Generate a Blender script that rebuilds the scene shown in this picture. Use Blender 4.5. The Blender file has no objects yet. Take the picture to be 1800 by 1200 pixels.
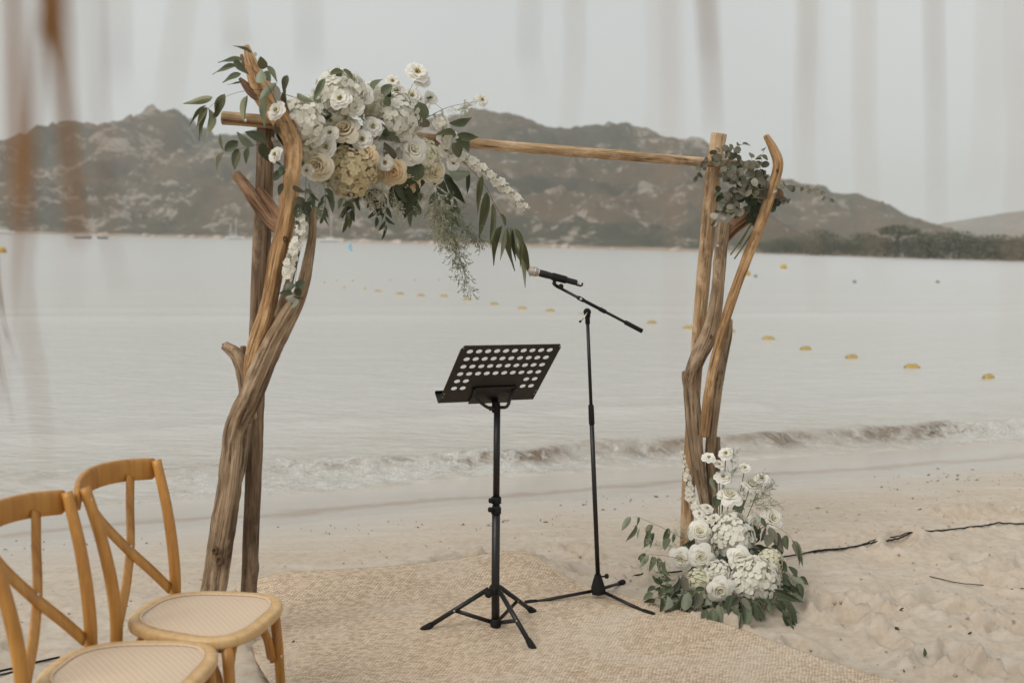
import bpy, math, random
import numpy as np
from mathutils import Vector, Matrix, noise as mn
random.seed(11)
scene = bpy.context.scene
COL = scene.collection
R = math.radians

# ------------------------------------------------------------------ camera
F = 1800.0                       # focal length in pixels of the 1800 px wide photograph (36 mm on a 36 mm sensor)
CAM = Vector((0, 0, 1.6))
cam_d = bpy.data.cameras.new('camera')
cam_d.lens = 36.0
cam_d.sensor_width = 36.0
cam_d.clip_start = 0.02
cam_d.clip_end = 12000
cam_d.dof.use_dof = True
cam_d.dof.focus_distance = 4.5
cam_d.dof.aperture_fstop = 2.4
cam = bpy.data.objects.new('camera', cam_d)
COL.objects.link(cam)
CR = Matrix.Rotation(R(90 - 5.55), 3, 'X') @ Matrix.Rotation(R(1.4), 3, 'Z')
cam.matrix_world = Matrix.Translation(CAM) @ CR.to_4x4()
scene.camera = cam

# ------------------------------------------------------------------ sky, sun, exposure
SUN_EL, SUN_AZ = R(44), R(-138)   # azimuth measured from +y (out to sea) towards +x
world = bpy.data.worlds.new('World')
scene.world = world
world.use_nodes = True
wn, wl = world.node_tree.nodes, world.node_tree.links
wn.clear()
w_out = wn.new('ShaderNodeOutputWorld')
w_bg = wn.new('ShaderNodeBackground')
w_sky = wn.new('ShaderNodeTexSky')
w_sky.sky_type = 'NISHITA'
w_sky.sun_disc = False
w_sky.sun_elevation = SUN_EL
w_sky.sun_rotation = SUN_AZ
w_sky.dust_density = 4.0
w_sky.air_density = 1.0
w_hsv = wn.new('ShaderNodeHueSaturation')
w_hsv.inputs['Saturation'].default_value = 0.25
wl.new(w_sky.outputs[0], w_hsv.inputs['Color'])
# an even overcast layer over most of the sky, with soft cloud mottling
w_tc = wn.new('ShaderNodeTexCoord')
w_no = wn.new('ShaderNodeTexNoise')
w_no.inputs['Scale'].default_value = 2.2
w_no.inputs['Detail'].default_value = 4
wl.new(w_tc.outputs['Generated'], w_no.inputs['Vector'])
w_cr = wn.new('ShaderNodeValToRGB')
w_cr.color_ramp.elements[0].position = 0.3
w_cr.color_ramp.elements[0].color = (5.3, 5.5, 5.42, 1)
w_cr.color_ramp.elements[1].position = 0.7
w_cr.color_ramp.elements[1].color = (6.0, 6.2, 6.1, 1)
wl.new(w_no.outputs[0], w_cr.inputs[0])
w_mx = wn.new('ShaderNodeMixRGB')
w_mx.inputs[0].default_value = 0.9
wl.new(w_hsv.outputs[0], w_mx.inputs[1])
wl.new(w_cr.outputs[0], w_mx.inputs[2])
wl.new(w_mx.outputs[0], w_bg.inputs[0])
w_bg.inputs[1].default_value = 0.082
wl.new(w_bg.outputs[0], w_out.inputs[0])

sun_d = bpy.data.lights.new('sun', 'SUN')
sun_d.energy = 1.3
sun_d.angle = R(32)
sun_d.color = (1.0, 0.935, 0.84)
sun = bpy.data.objects.new('sun', sun_d)
sun_dir = Vector((math.sin(SUN_AZ) * math.cos(SUN_EL), math.cos(SUN_AZ) * math.cos(SUN_EL), math.sin(SUN_EL)))
sun.rotation_euler = sun_dir.to_track_quat('Z', 'Y').to_euler()
COL.objects.link(sun)

scene.view_settings.view_transform = 'Standard'
scene.view_settings.look = 'None'
scene.view_settings.exposure = 0.50
scene.view_settings.gamma = 1.0
scene.view_settings.use_curve_mapping = False
scene.cycles.use_denoising = True
scene.cycles.volume_bounces = 1
scene.cycles.max_bounces = 8

# ------------------------------------------------------------------ measuring helpers
def ray(px, py):
    return CR @ Vector(((px - 900) / F, -(py - 600) / F, -1))

def P(px, py, y):
    """world point seen at a photograph position, at distance y out from the camera"""
    d = ray(px, py)
    return CAM + d * (y / d.y)

def project(p):
    q = CR.transposed() @ (Vector(p) - CAM)
    return (900 + F * q.x / -q.z, 600 - F * q.y / -q.z)

NS = Vector((-0.383, 0.924, 0)).normalized()      # out to sea, square to the shoreline
NU = Vector((NS.y, -NS.x, 0))                     # along the shoreline
def us(x, y):
    return x * NU.x + y * NU.y, x * NS.x + y * NS.y
def xy(u, s):
    return u * NU.x + s * NS.x, u * NU.y + s * NS.y

# ------------------------------------------------------------------ noise
def _h(ix, iy, seed):
    n = (ix.astype(np.int64) * 374761393 + iy.astype(np.int64) * 668265263 + seed * 974634521) & 0xffffffff
    n = ((n ^ (n >> 13)) * 1274126177) & 0xffffffff
    return ((n ^ (n >> 16)) & 0xffff) / 65535.0
def vn(x, y, seed=0):
    x = np.asarray(x, float); y = np.asarray(y, float)
    ix, iy = np.floor(x), np.floor(y)
    fx, fy = x - ix, y - iy
    fx = fx * fx * fx * (fx * (fx * 6 - 15) + 10); fy = fy * fy * fy * (fy * (fy * 6 - 15) + 10)
    a, b = _h(ix, iy, seed), _h(ix + 1, iy, seed)
    c, d = _h(ix, iy + 1, seed), _h(ix + 1, iy + 1, seed)
    return (a + (b - a) * fx) * (1 - fy) + (c + (d - c) * fx) * fy
def fbm(x, y, o=4, seed=0, g=0.5):
    t, a, n = 0, 1.0, 0
    for i in range(o):
        t = t + a * vn(x * 2 ** i + 17.3 * i, y * 2 ** i + 9.1 * i, seed + i); n += a; a *= g
    return t / n
def sst(a, b, x):
    t = np.clip((x - a) / (b - a), 0, 1)
    return t * t * (3 - 2 * t)

# ------------------------------------------------------------------ mesh helpers
class MB:
    def __init__(s):
        s.v = []; s.f = []; s.g = []
    def add(s, vs, fs, g=None):
        k = len(s.v)
        s.v += [tuple(p) for p in vs]
        s.f += [tuple(i + k for i in f) for f in fs]
        if g is not None: s.g += g
    def mesh(s, name, mat, origin=(0, 0, 0), smooth=True):
        me = bpy.data.meshes.new(name)
        o = origin
        me.from_pydata([(p[0] - o[0], p[1] - o[1], p[2] - o[2]) for p in s.v], [], s.f)
        if s.g and len(s.g) == len(s.v):
            at = me.attributes.new('grain', 'FLOAT_VECTOR', 'POINT')
            at.data.foreach_set('vector', [c for q in s.g for c in q])
        if mat: me.materials.append(mat)
        if smooth: me.polygons.foreach_set('use_smooth', [True] * len(me.polygons))
        me.update()
        return me
    def build(s, name, mat, parent=None, origin=(0, 0, 0), smooth=True, bevel=0):
        ob = bpy.data.objects.new(name, s.mesh(name, mat, origin, smooth))
        COL.objects.link(ob)
        if parent: ob.parent = parent
        if bevel:
            m = ob.modifiers.new('bevel', 'BEVEL'); m.width = bevel; m.segments = 2; m.limit_method = 'ANGLE'
        return ob
    def box(s, c, sx, sy, sz, rot=None):
        rot = rot or Matrix.Identity(3)
        vs = [Vector(c) + rot @ Vector((a * sx / 2, b * sy / 2, d * sz / 2)) for a in (-1, 1) for b in (-1, 1) for d in (-1, 1)]
        s.add(vs, [(0, 1, 3, 2), (4, 6, 7, 5), (0, 4, 5, 1), (2, 3, 7, 6), (0, 2, 6, 4), (1, 5, 7, 3)])
    def tube(s, pts, rad, seg=10, cap=True, shape=None, grain=False, up=None, sect=None):
        """sweep a round (or given 2-D) section along pts; shape(theta, length) scales the radius"""
        pts = [Vector(p) for p in pts]; n = len(pts)
        if not hasattr(rad, '__len__'): rad = [rad] * n
        T = [(pts[min(i + 1, n - 1)] - pts[max(i - 1, 0)]).normalized() for i in range(n)]
        if up is None:
            a = Vector((0, 0, 1)) if abs(T[0].z) < 0.9 else Vector((1, 0, 0))
            x = T[0].cross(a).normalized()
        vs, g, L = [], [], 0
        if sect: seg = len(sect)
        for i in range(n):
            if i: L += (pts[i] - pts[i - 1]).length
            if up is None:
                x = (x - T[i] * x.dot(T[i])).normalized(); y = T[i].cross(x)
            else:
                x = Vector(up).cross(T[i]).normalized(); y = T[i].cross(x)
            for k in range(seg):
                if sect:
                    cx, cy = sect[k]
                    vs.append(pts[i] + x * cx * rad[i] + y * cy * rad[i])
                else:
                    th = 2 * math.pi * k / seg
                    r = rad[i] * (shape(th, L) if shape else 1)
                    vs.append(pts[i] + (x * math.cos(th) + y * math.sin(th)) * r)
                    if grain: g.append((math.cos(th) * rad[i], math.sin(th) * rad[i], L))
        fs = [(i * seg + k, i * seg + (k + 1) % seg, (i + 1) * seg + (k + 1) % seg, (i + 1) * seg + k) for i in range(n - 1) for k in range(seg)]
        if cap:
            fs.append(tuple(range(seg - 1, -1, -1))); fs.append(tuple((n - 1) * seg + k for k in range(seg)))
        s.add(vs, fs, g if grain else None)
    def lathe(s, base, axis, prof, seg=16):
        """prof: list of (radius, height along axis)"""
        axis = Vector(axis).normalized(); base = Vector(base)
        a = Vector((0, 0, 1)) if abs(axis.z) < 0.9 else Vector((1, 0, 0))
        x = axis.cross(a).normalized(); y = axis.cross(x)
        vs = [base + axis * h + (x * math.cos(2 * math.pi * k / seg) + y * math.sin(2 * math.pi * k / seg)) * r for r, h in prof for k in range(seg)]
        n = len(prof)
        fs = [(i * seg + k, i * seg + (k + 1) % seg, (i + 1) * seg + (k + 1) % seg, (i + 1) * seg + k) for i in range(n - 1) for k in range(seg)]
        fs.append(tuple(range(seg - 1, -1, -1))); fs.append(tuple((n - 1) * seg + k for k in range(seg)))
        s.add(vs, fs)

def spline(pts, step):
    """Catmull-Rom through tuples of any length, resampled roughly every step (first three numbers are x y z)"""
    pts = [np.array(p, float) for p in pts]
    if len(pts) == 2: pts = [pts[0], (pts[0] + pts[1]) / 2, pts[1]]
    out = []
    e = [2 * pts[0] - pts[1]] + pts + [2 * pts[-1] - pts[-2]]
    for i in range(1, len(e) - 2):
        p0, p1, p2, p3 = e[i - 1:i + 3]
        k = max(2, int(np.linalg.norm((p2 - p1)[:3]) / step))
        for j in range(k):
            t = j / k
            out.append(0.5 * (2 * p1 + (p2 - p0) * t + (2 * p0 - 5 * p1 + 4 * p2 - p3) * t * t + (3 * p1 - p0 - 3 * p2 + p3) * t ** 3))
    out.append(pts[-1])
    return out

def tag(o, label=None, cat=None, group=None, kind=None):
    if label: o['label'] = label
    if cat: o['category'] = cat
    if group: o['group'] = group
    if kind: o['kind'] = kind
    return o
def thing(name, label, cat, loc=(0, 0, 0), group=None, rz=0):
    o = bpy.data.objects.new(name, None)
    o.empty_display_size = 0.1
    COL.objects.link(o); o.location = loc; o.rotation_euler = (0, 0, rz)
    return tag(o, label, cat, group)
def copy_tree(o, parent=None):
    c = o.copy(); COL.objects.link(c); c.parent = parent
    for ch in list(o.children): copy_tree(ch, c)
    return c
def place(name, me, parent, loc, mat3, scale=(1, 1, 1), origin=(0, 0, 0)):
    o = bpy.data.objects.new(name, me); COL.objects.link(o)
    o.parent = parent
    o.matrix_basis = Matrix.Translation(Vector(loc) - Vector(origin)) @ mat3.to_4x4() @ Matrix.Diagonal((*scale, 1))
    return o
def basis(x, z):
    x = Vector(x).normalized(); z = Vector(z); z = (z - x * z.dot(x)).normalized(); y = z.cross(x)
    return Matrix((x, y, z)).transposed()
def face(n, spin=0):
    return Vector(n).normalized().to_track_quat('Z', 'Y').to_matrix() @ Matrix.Rotation(spin, 3, 'Z')

# ------------------------------------------------------------------ materials
class NT:
    """small node-tree writer"""
    def __init__(s, name):
        s.m = bpy.data.materials.new(name); s.m.use_nodes = True
        s.n, s.l = s.m.node_tree.nodes, s.m.node_tree.links
        s.b = s.n['Principled BSDF']; s.out = s.n['Material Output']
    def new(s, t, **kw):
        n = s.n.new('ShaderNode' + t)
        for k, v in kw.items():
            if k in n.inputs: s.put(n.inputs[k], v)
            else: setattr(n, k, v)
        return n
    def put(s, sock, v):
        if hasattr(v, 'is_linked') or isinstance(v, bpy.types.NodeSocket): s.l.new(v, sock)
        else: sock.default_value = v
    def noise(s, vec=None, scale=5, detail=4, rough=0.5, dist=0):
        n = s.new('TexNoise', Scale=scale, Detail=detail, Roughness=rough, Distortion=dist)
        if vec is not None: s.put(n.inputs['Vector'], vec)
        return n.outputs['Fac']
    def ramp(s, fac, *stops):
        n = s.new('ValToRGB'); s.put(n.inputs[0], fac)
        e = n.color_ramp.elements
        while len(e) < len(stops): e.new(0.5)
        for i, (p, c) in enumerate(stops):
            e[i].position = p
            e[i].color = (*c, 1) if hasattr(c, '__len__') else (c, c, c, 1)
        return n.outputs[0]
    def mix(s, f, a, b, mode='MIX'):
        n = s.new('MixRGB', blend_type=mode)
        for i, v in enumerate((f, a, b)):
            if isinstance(v, tuple) and len(v) == 3: v = (*v, 1)
            s.put(n.inputs[i], v)
        return n.outputs[0]
    def math(s, op, a, b=0.0, c=0.0):
        n = s.new('Math', operation=op)
        for i, v in enumerate((a, b, c)): s.put(n.inputs[i], v)
        return n.outputs[0]
    def maprange(s, v, a, b, c=0.0, d=1.0):
        n = s.new('MapRange'); s.put(n.inputs[0], v)
        for i, q in enumerate((a, b, c, d)): s.put(n.inputs[i + 1], q)
        return n.outputs[0]
    def mapping(s, vec, scale=(1, 1, 1), rot=(0, 0, 0), loc=(0, 0, 0)):
        n = s.new('Mapping'); s.put(n.inputs[0], vec)
        n.inputs['Location'].default_value = loc; n.inputs['Rotation'].default_value = rot; n.inputs['Scale'].default_value = scale
        return n.outputs[0]
    def coord(s, which='Object'): return s.new('TexCoord').outputs[which]
    def attr(s, name, which='Vector'): return s.new('Attribute', attribute_name=name).outputs[which]
    def bump(s, h, strength=0.3, dist=0.01, normal=None):
        n = s.new('Bump', Strength=strength, Distance=dist); s.put(n.inputs['Height'], h)
        if normal is not None: s.put(n.inputs['Normal'], normal)
        return n.outputs[0]
    def set(s, **kw):
        for k, v in kw.items():
            k = k.replace('_', ' ')
            if isinstance(v, tuple) and len(v) == 3: v = (*v, 1)
            s.put(s.b.inputs[k], v)
        return s.m

def plain(name, col, rough=0.5, metal=0.0, spec=0.5, var=0.12, scale=30, bump=0.0):
    t = NT(name); co = t.coord()
    n = t.noise(co, scale, 5, 0.6)
    c = t.mix(n, tuple(x * (1 - var) for x in col), tuple(min(1, x * (1 + var)) for x in col))
    t.set(Base_Color=c, Roughness=t.maprange(n, 0.3, 0.7, max(0, rough - 0.08), min(1, rough + 0.08)), Metallic=metal)
    t.b.inputs['Specular IOR Level'].default_value = spec
    if bump: t.set(Normal=t.bump(n, bump, 0.002))
    return t.m

def wood_mat(name, dark, mid, light, gs=1.0, rough=0.78, crack=0.75, bump=0.85):
    t = NT(name); g = t.attr('grain')
    big = t.noise(t.mapping(g, (14, 14, 2.5)), 1, 4, 0.6)
    fine = t.noise(t.mapping(g, (130 * gs, 130 * gs, 5)), 1, 5, 0.7, 0.5)
    med = t.noise(t.mapping(g, (42 * gs, 42 * gs, 2.2)), 1, 4, 0.65, 0.9)
    col = t.ramp(t.math('MULTIPLY_ADD', fine, 0.45, t.math('MULTIPLY', big, 0.55)), (0.40, dark), (0.5, mid), (0.60, light))
    ck = t.ramp(med, (0.33, 1.0), (0.41, 0.0))
    col = t.mix(t.math('MULTIPLY', ck, crack), col, tuple(x * 0.3 for x in dark))
    col = t.mix(t.math('MULTIPLY', t.attr('crack', 'Fac'), 0.75), col, tuple(x * 0.22 for x in dark))
    rnd = t.new('ObjectInfo').outputs['Random']
    hsv = t.new('HueSaturation', Color=t.mix(t.math('MULTIPLY', t.ramp(t.noise(t.mapping(g, (9, 9, 5), loc=(3, 1, 7)), 1, 5, 0.7), (0.52, 0.0), (0.66, 1.0)), 0.55), col, tuple(min(1, x * 1.25 + 0.03) for x in light)), Value=t.maprange(rnd, 0, 1, 0.88, 1.12))
    h = t.math('SUBTRACT', fine, t.math('MULTIPLY', ck, 0.8))
    return t.set(Base_Color=hsv.outputs[0], Roughness=rough, Normal=t.bump(h, bump, 0.012))

def petal_mat(name, inner, outer, trans=0.35):
    t = NT(name)
    n = t.noise(t.coord(), 9, 3, 0.5)
    rnd = t.new('ObjectInfo').outputs['Random']
    at = t.attr('tint', 'Fac')
    c = t.mix(at, inner, outer)
    c = t.mix(t.math('MULTIPLY', n, 0.25), c, tuple(x * 0.86 for x in outer))
    c = t.new('HueSaturation', Color=c, Value=t.maprange(rnd, 0, 1, 0.93, 1.03)).outputs[0]
    t.set(Base_Color=c, Roughness=0.6)
    t.b.inputs['Specular IOR Level'].default_value = 0.2
    tr = t.new('BsdfTranslucent'); t.put(tr.inputs[0], c)
    mx = t.new('MixShader'); mx.inputs[0].default_value = trans
    t.l.new(t.b.outputs[0], mx.inputs[1]); t.l.new(tr.outputs[0], mx.inputs[2]); t.l.new(mx.outputs[0], t.out.inputs[0])
    return t.m

def leaf_mat(name, a, b, back, trans=0.15):
    t = NT(name); co = t.coord('Object')
    rnd = t.new('ObjectInfo').outputs['Random']
    n = t.noise(co, 4, 3)
    c = t.mix(rnd, a, b)
    c = t.mix(t.math('MULTIPLY', n, 0.5), c, tuple(x * 0.7 for x in a))
    # a paler midrib down the leaf's centre line (object y = 0)
    sep = t.new('SeparateXYZ'); t.put(sep.inputs[0], co)
    rib = t.maprange(t.math('ABSOLUTE', sep.outputs[1]), 0.0, 0.045, 0.45, 0.0)
    vein = t.math('PINGPONG', t.math('ADD', t.math('MULTIPLY', sep.outputs[0], 9), t.math('MULTIPLY', t.math('ABSOLUTE', sep.outputs[1]), -5)), 0.5)
    c = t.mix(rib, c, tuple(min(1, x * 1.8 + 0.03) for x in b))
    c = t.mix(t.new('NewGeometry').outputs['Backfacing'], c, back)
    t.set(Base_Color=c, Roughness=0.55, Normal=t.bump(vein, 0.12, 0.05))
    t.b.inputs['Specular IOR Level'].default_value = 0.35
    tr = t.new('BsdfTranslucent'); t.put(tr.inputs[0], c)
    mx = t.new('MixShader'); mx.inputs[0].default_value = trans
    t.l.new(t.b.outputs[0], mx.inputs[1]); t.l.new(tr.outputs[0], mx.inputs[2]); t.l.new(mx.outputs[0], t.out.inputs[0])
    return t.m

M = {}
M['drift'] = wood_mat('driftwood', (0.095, 0.056, 0.030), (0.275, 0.185, 0.11), (0.46, 0.335, 0.22))
M['drift_pale'] = wood_mat('pale_driftwood', (0.16, 0.080, 0.030), (0.38, 0.215, 0.095), (0.56, 0.37, 0.19), crack=0.55, bump=0.7)
M['drift_red'] = wood_mat('red_driftwood', (0.12, 0.060, 0.030), (0.30, 0.165, 0.09), (0.45, 0.28, 0.165), gs=0.7)
M['post_dark'] = wood_mat('weathered_post', (0.056, 0.034, 0.019), (0.16, 0.10, 0.058), (0.28, 0.19, 0.115), bump=0.35)
M['pole'] = wood_mat('pole_wood', (0.17, 0.095, 0.043), (0.40, 0.255, 0.13), (0.60, 0.43, 0.27), crack=0.65, bump=0.6)
M['black'] = plain('black_paint', (0.007, 0.0063, 0.006), 0.42, 0.0, 0.45, 0.3, 60)
M['rubber'] = plain('black_rubber', (0.009, 0.0083, 0.008), 0.8, 0, 0.3)
M['steel'] = plain('bright_steel', (0.6, 0.58, 0.55), 0.35, 0.9)
# ------------------------------------------------------------------ the ground's shape
RUG_BL, RUG_BR = np.array((-1.19, 4.38)), np.array((0.09, 4.90))
RUG_E = (RUG_BR - RUG_BL) / np.linalg.norm(RUG_BR - RUG_BL)
RUG_N = np.array((-RUG_E[1], RUG_E[0]))
RUG_L = float(np.linalg.norm(RUG_BR - RUG_BL))
def z_base(x, y):
    """large shape of the beach: flat, then sloping into the sea; a low bank under the rug's far edge"""
    u, s = us(x, y)
    m = 0.105
    t = np.clip((s - 4.3) / 1.5, 0, 1)
    z = -m * 1.5 * t * t / 2 - m * np.clip(s - 5.8, 0, 60) - 0.002 * np.clip(s - 66, 0, 4000)
    a = (x - RUG_BL[0]) * RUG_E[0] + (y - RUG_BL[1]) * RUG_E[1]
    b = (x - RUG_BL[0]) * RUG_N[0] + (y - RUG_BL[1]) * RUG_N[1]
    bank = sst(-0.38, -0.02, b) * (1 - sst(0.02, 0.20, b)) * sst(-0.25, 0.25, a) * (1 - sst(RUG_L - 0.05, RUG_L + 0.3, a))
    z = z + bank * (0.060 + 0.010 * np.sin(a * 5.2 + 0.6))
    return z
SEA_Z = float(z_base(*xy(0.0, 7.2)))
def G(px, py):
    """photograph position -> point on the beach"""
    d = ray(px, py); z = 0.0
    for _ in range(30):
        p = CAM + d * ((z - CAM.z) / d.z)
        z = 0.5 * z + 0.5 * float(z_base(p.x, p.y))
    return p
def W(px, py):
    d = ray(px, py)
    return CAM + d * ((SEA_Z - CAM.z) / d.z)

def axis(lo, hi, step, a, b, grow):
    """grid positions, dense between lo and hi, growing outwards to a and b"""
    mid = list(np.arange(lo, hi, step))
    l, s = [], step
    q = lo
    while q > a: s *= grow; q -= s; l.append(q)
    r, s = [], step
    q = mid[-1]
    while q < b: s *= grow; q += s; r.append(q)
    return np.array(l[::-1] + mid + r)

def grid_mesh(name, X, Y, Z, mat, attrs=None):
    n, m = X.shape
    me = bpy.data.meshes.new(name)
    me.vertices.add(n * m)
    me.vertices.foreach_set('co', np.stack([X, Y, Z], -1).astype(np.float32).ravel())
    i = np.arange(n * m).reshape(n, m)
    q = np.stack([i[:-1, :-1], i[1:, :-1], i[1:, 1:], i[:-1, 1:]], -1).reshape(-1, 4)
    me.loops.add(q.size); me.polygons.add(len(q))
    me.loops.foreach_set('vertex_index', q.ravel().astype(np.int32))
    me.polygons.foreach_set('loop_start', np.arange(0, q.size, 4, dtype=np.int32))
    me.polygons.foreach_set('use_smooth', np.ones(len(q), bool))
    for k, v in (attrs or {}).items():
        if v.ndim == 3:
            at = me.attributes.new(k, 'FLOAT_VECTOR', 'POINT'); at.data.foreach_set('vector', v.astype(np.float32).ravel())
        else:
            at = me.attributes.new(k, 'FLOAT', 'POINT'); at.data.foreach_set('value', v.astype(np.float32).ravel())
    me.update(calc_edges=True); me.validate()
    if mat: me.materials.append(mat)
    ob = bpy.data.objects.new(name, me); COL.objects.link(ob)
    return ob

# ------------------------------------------------------------------ beach
def sand_material():
    t = NT('sand'); co = t.coord('Object')
    s = t.attr('shore', 'Fac')
    big = t.noise(co, 0.9, 5, 0.6)
    fine = t.noise(co, 420, 3, 0.7)
    mid = t.noise(co, 26, 5, 0.65)
    strk = t.noise(t.mapping(co, (2.2, 11, 1), (0, 0, -0.393)), 1, 5, 0.6)
    dry = t.mix(big, (0.48, 0.395, 0.305), (0.605, 0.53, 0.44))
    dry = t.mix(t.math('MULTIPLY', t.ramp(mid, (0.42, 0.0), (0.72, 1.0)), 0.55), dry, (0.38, 0.285, 0.205))
    dry = t.mix(t.math('MULTIPLY', t.ramp(strk, (0.5, 0.0), (0.75, 1.0)), 0.5), dry, (0.62, 0.59, 0.55))
    dry = t.mix(t.math('MULTIPLY', t.ramp(fine, (0.58, 0.0), (0.76, 1.0)), 0.45), dry, (0.28, 0.20, 0.14))
    wet_c = t.mix(strk, (0.455, 0.405, 0.355), (0.54, 0.50, 0.455))
    sw = t.math('ADD', s, t.math('MULTIPLY', t.math('SUBTRACT', big, 0.5), 0.9))
    wet = t.maprange(sw, 5.1, 6.1, 0, 1)
    col = t.mix(wet, dry, wet_c)
    band = t.math('MULTIPLY', t.maprange(t.math('ABSOLUTE', t.math('SUBTRACT', sw, 6.42)), 0.0, 0.14, 1, 0), 0.6)
    col = t.mix(band, col, (0.30, 0.20, 0.13))
    rough = t.math('SUBTRACT', 0.95, t.math('MULTIPLY', wet, 0.72))
    h = t.math('ADD', t.math('MULTIPLY', fine, 0.5), t.math('MULTIPLY', mid, 1.0))
    dryf = t.math('SUBTRACT', 1.0, wet)
    bn = t.new('Bump', Distance=0.006); t.put(bn.inputs['Height'], h); t.put(bn.inputs['Strength'], t.maprange(wet, 0, 1, 0.75, 0.05))
    return t.set(Base_Color=col, Roughness=rough, Normal=bn.outputs[0])
M['sand'] = sand_material()

U = axis(-4.6, 6.6, 0.021, -1500, 1500, 1.16)
S = axis(2.0, 7.6, 0.0165, -60, 2500, 1.16)
UU, SS = np.meshgrid(U, S, indexing='ij')
BX, BY = xy(UU, SS)
BZ = z_base(BX, BY)
tramp = 1 - sst(4.4, 5.5, SS + 0.4 * (fbm(UU * 0.6, SS * 0.6, 2, 40) - 0.5))        # trodden dry sand
near = sst(-3, 0, SS) * (1 - sst(8, 10, SS))
rel = (fbm(BX * 1.7, BY * 1.7, 4, 3) - 0.5) * 0.06 + (fbm(BX * 7, BY * 7, 4, 9) - 0.5) * 0.034
rel += np.abs(fbm(BX * 13, BY * 13, 3, 21) - 0.5) * 0.032
mid_rel = (fbm(UU * 3.0, SS * 7, 4, 31) - 0.5) * 0.012                               # wind- and wave-combed strip
BZ = BZ + near * (tramp * rel + (1 - tramp) * mid_rel * (1 - sst(5.6, 6.3, SS)))
# footprints: an oval hollow with a pushed-up, crumbly rim
rr = np.random.RandomState(5)
prints = []
for k in range(80):
    prints.append((rr.uniform(-4.2, 6.0), rr.uniform(2.3, 4.7), rr.uniform(0, 6.28), rr.uniform(0.7, 1.1)))
for px, py in [(1500, 1085), (1560, 1050), (1610, 1065), (1540, 1075), (1660, 1055), (1690, 1075), (1560, 1130), (1680, 1160), (1730, 1185), (1745, 1105), (1790, 1115), (1790, 1180), (1450, 1065), (1480, 1085), (440, 1150), (470, 1185), (420, 1190)]:
    p = G(px, py); u_, s_ = us(p.x, p.y); prints.append((u_, s_, rr.uniform(0, 6.28), 0.8 if px > 600 else 0.45))
for (u_, s_, a_, k_) in prints:
    du, ds = UU - u_, SS - s_
    w = (np.abs(du) < 0.35) & (np.abs(ds) < 0.35)
    if not w.any(): continue
    p_, q_ = du[w] * math.cos(a_) + ds[w] * math.sin(a_), -du[w] * math.sin(a_) + ds[w] * math.cos(a_)
    wob = 0.55 * (fbm(BX[w] * 22, BY[w] * 22, 3, 77) - 0.5)
    r_ = np.sqrt((p_ / (0.13 * k_)) ** 2 + (q_ / (0.06 * k_)) ** 2) + wob
    BZ[w] += -0.055 * k_ * np.exp(-(r_ ** 2)) + 0.034 * k_ * np.exp(-((r_ - 1.55) / 0.4) ** 2) * (0.5 + fbm(BX[w] * 40, BY[w] * 40, 2, 5))
# sand heaped at the feet of the posts
for px, py, hgt, wd in [(437, 1136, 0.05, 0.13), (1215, 985, 0.035, 0.13)]:
    p = G(px, py)
    BZ += hgt * np.exp(-((BX - p.x) ** 2 + (BY - p.y) ** 2) / wd ** 2)
# press the sand flat beneath the rug so that nothing pokes through
ra = (BX - RUG_BL[0]) * RUG_E[0] + (BY - RUG_BL[1]) * RUG_E[1]
rb = -((BX - RUG_BL[0]) * RUG_N[0] + (BY - RUG_BL[1]) * RUG_N[1])
def rug_right(b): return RUG_L + 0.47 * b - 0.025 * np.sin(b * 5)
RUG_D = 3.0
und = sst(-0.03, 0.03, ra) * sst(-0.02, 0.03, rb) * (1 - sst(-0.06, 0.0, ra - rug_right(rb))) * (1 - sst(RUG_D - 0.03, RUG_D + 0.02, rb))
BZ = BZ * (1 - und) + (z_base(BX, BY) - 0.015) * und
beach = tag(grid_mesh('beach', BX, BY, BZ, M['sand'], {'shore': SS}), kind='structure')

# crumbs of sand and small clods, lying all over the trodden part
cl = MB()
for k in range(1900):
    u_, s_ = rr.uniform(-3.5, 5.5), rr.uniform(2.4, 5.2)
    x_, y_ = xy(u_, s_)
    a_ = (x_ - RUG_BL[0]) * RUG_E[0] + (y_ - RUG_BL[1]) * RUG_E[1]; b_ = -((x_ - RUG_BL[0]) * RUG_N[0] + (y_ - RUG_BL[1]) * RUG_N[1])
    if -0.05 < a_ < rug_right(b_) + 0.03 and b_ > -0.05: continue
    i, j = np.searchsorted(U, u_), np.searchsorted(S, s_)
    z_ = BZ[i, j]; r_ = 0.003 + 0.009 * rr.rand() ** 3
    vs = [(x_ + r_ * a * rr.uniform(.7, 1.2), y_ + r_ * b * rr.uniform(.7, 1.2), z_ + r_ * c * rr.uniform(.6, 1)) for a, b, c in ((1, 0, 0), (0, 1, 0), (-1, 0, 0), (0, -1, 0), (0, 0, 1), (0, 0, -1))]
    cl.add(vs, [(0, 1, 4), (1, 2, 4), (2, 3, 4), (3, 0, 4), (1, 0, 5), (2, 1, 5), (3, 2, 5), (0, 3, 5)])
M['clod'] = plain('sand_clod', (0.42, 0.32, 0.24), 0.95, 0, 0.2, 0.3, 40)
tag(cl.build('sand_crumbs', M['clod']), 'loose crumbs of trodden sand scattered on the beach', 'sand', kind='stuff')

def beach_z(x, y):
    u_, s_ = us(x, y)
    return float(BZ[min(len(U) - 1, np.searchsorted(U, u_)), min(len(S) - 1, np.searchsorted(S, s_))])

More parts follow.
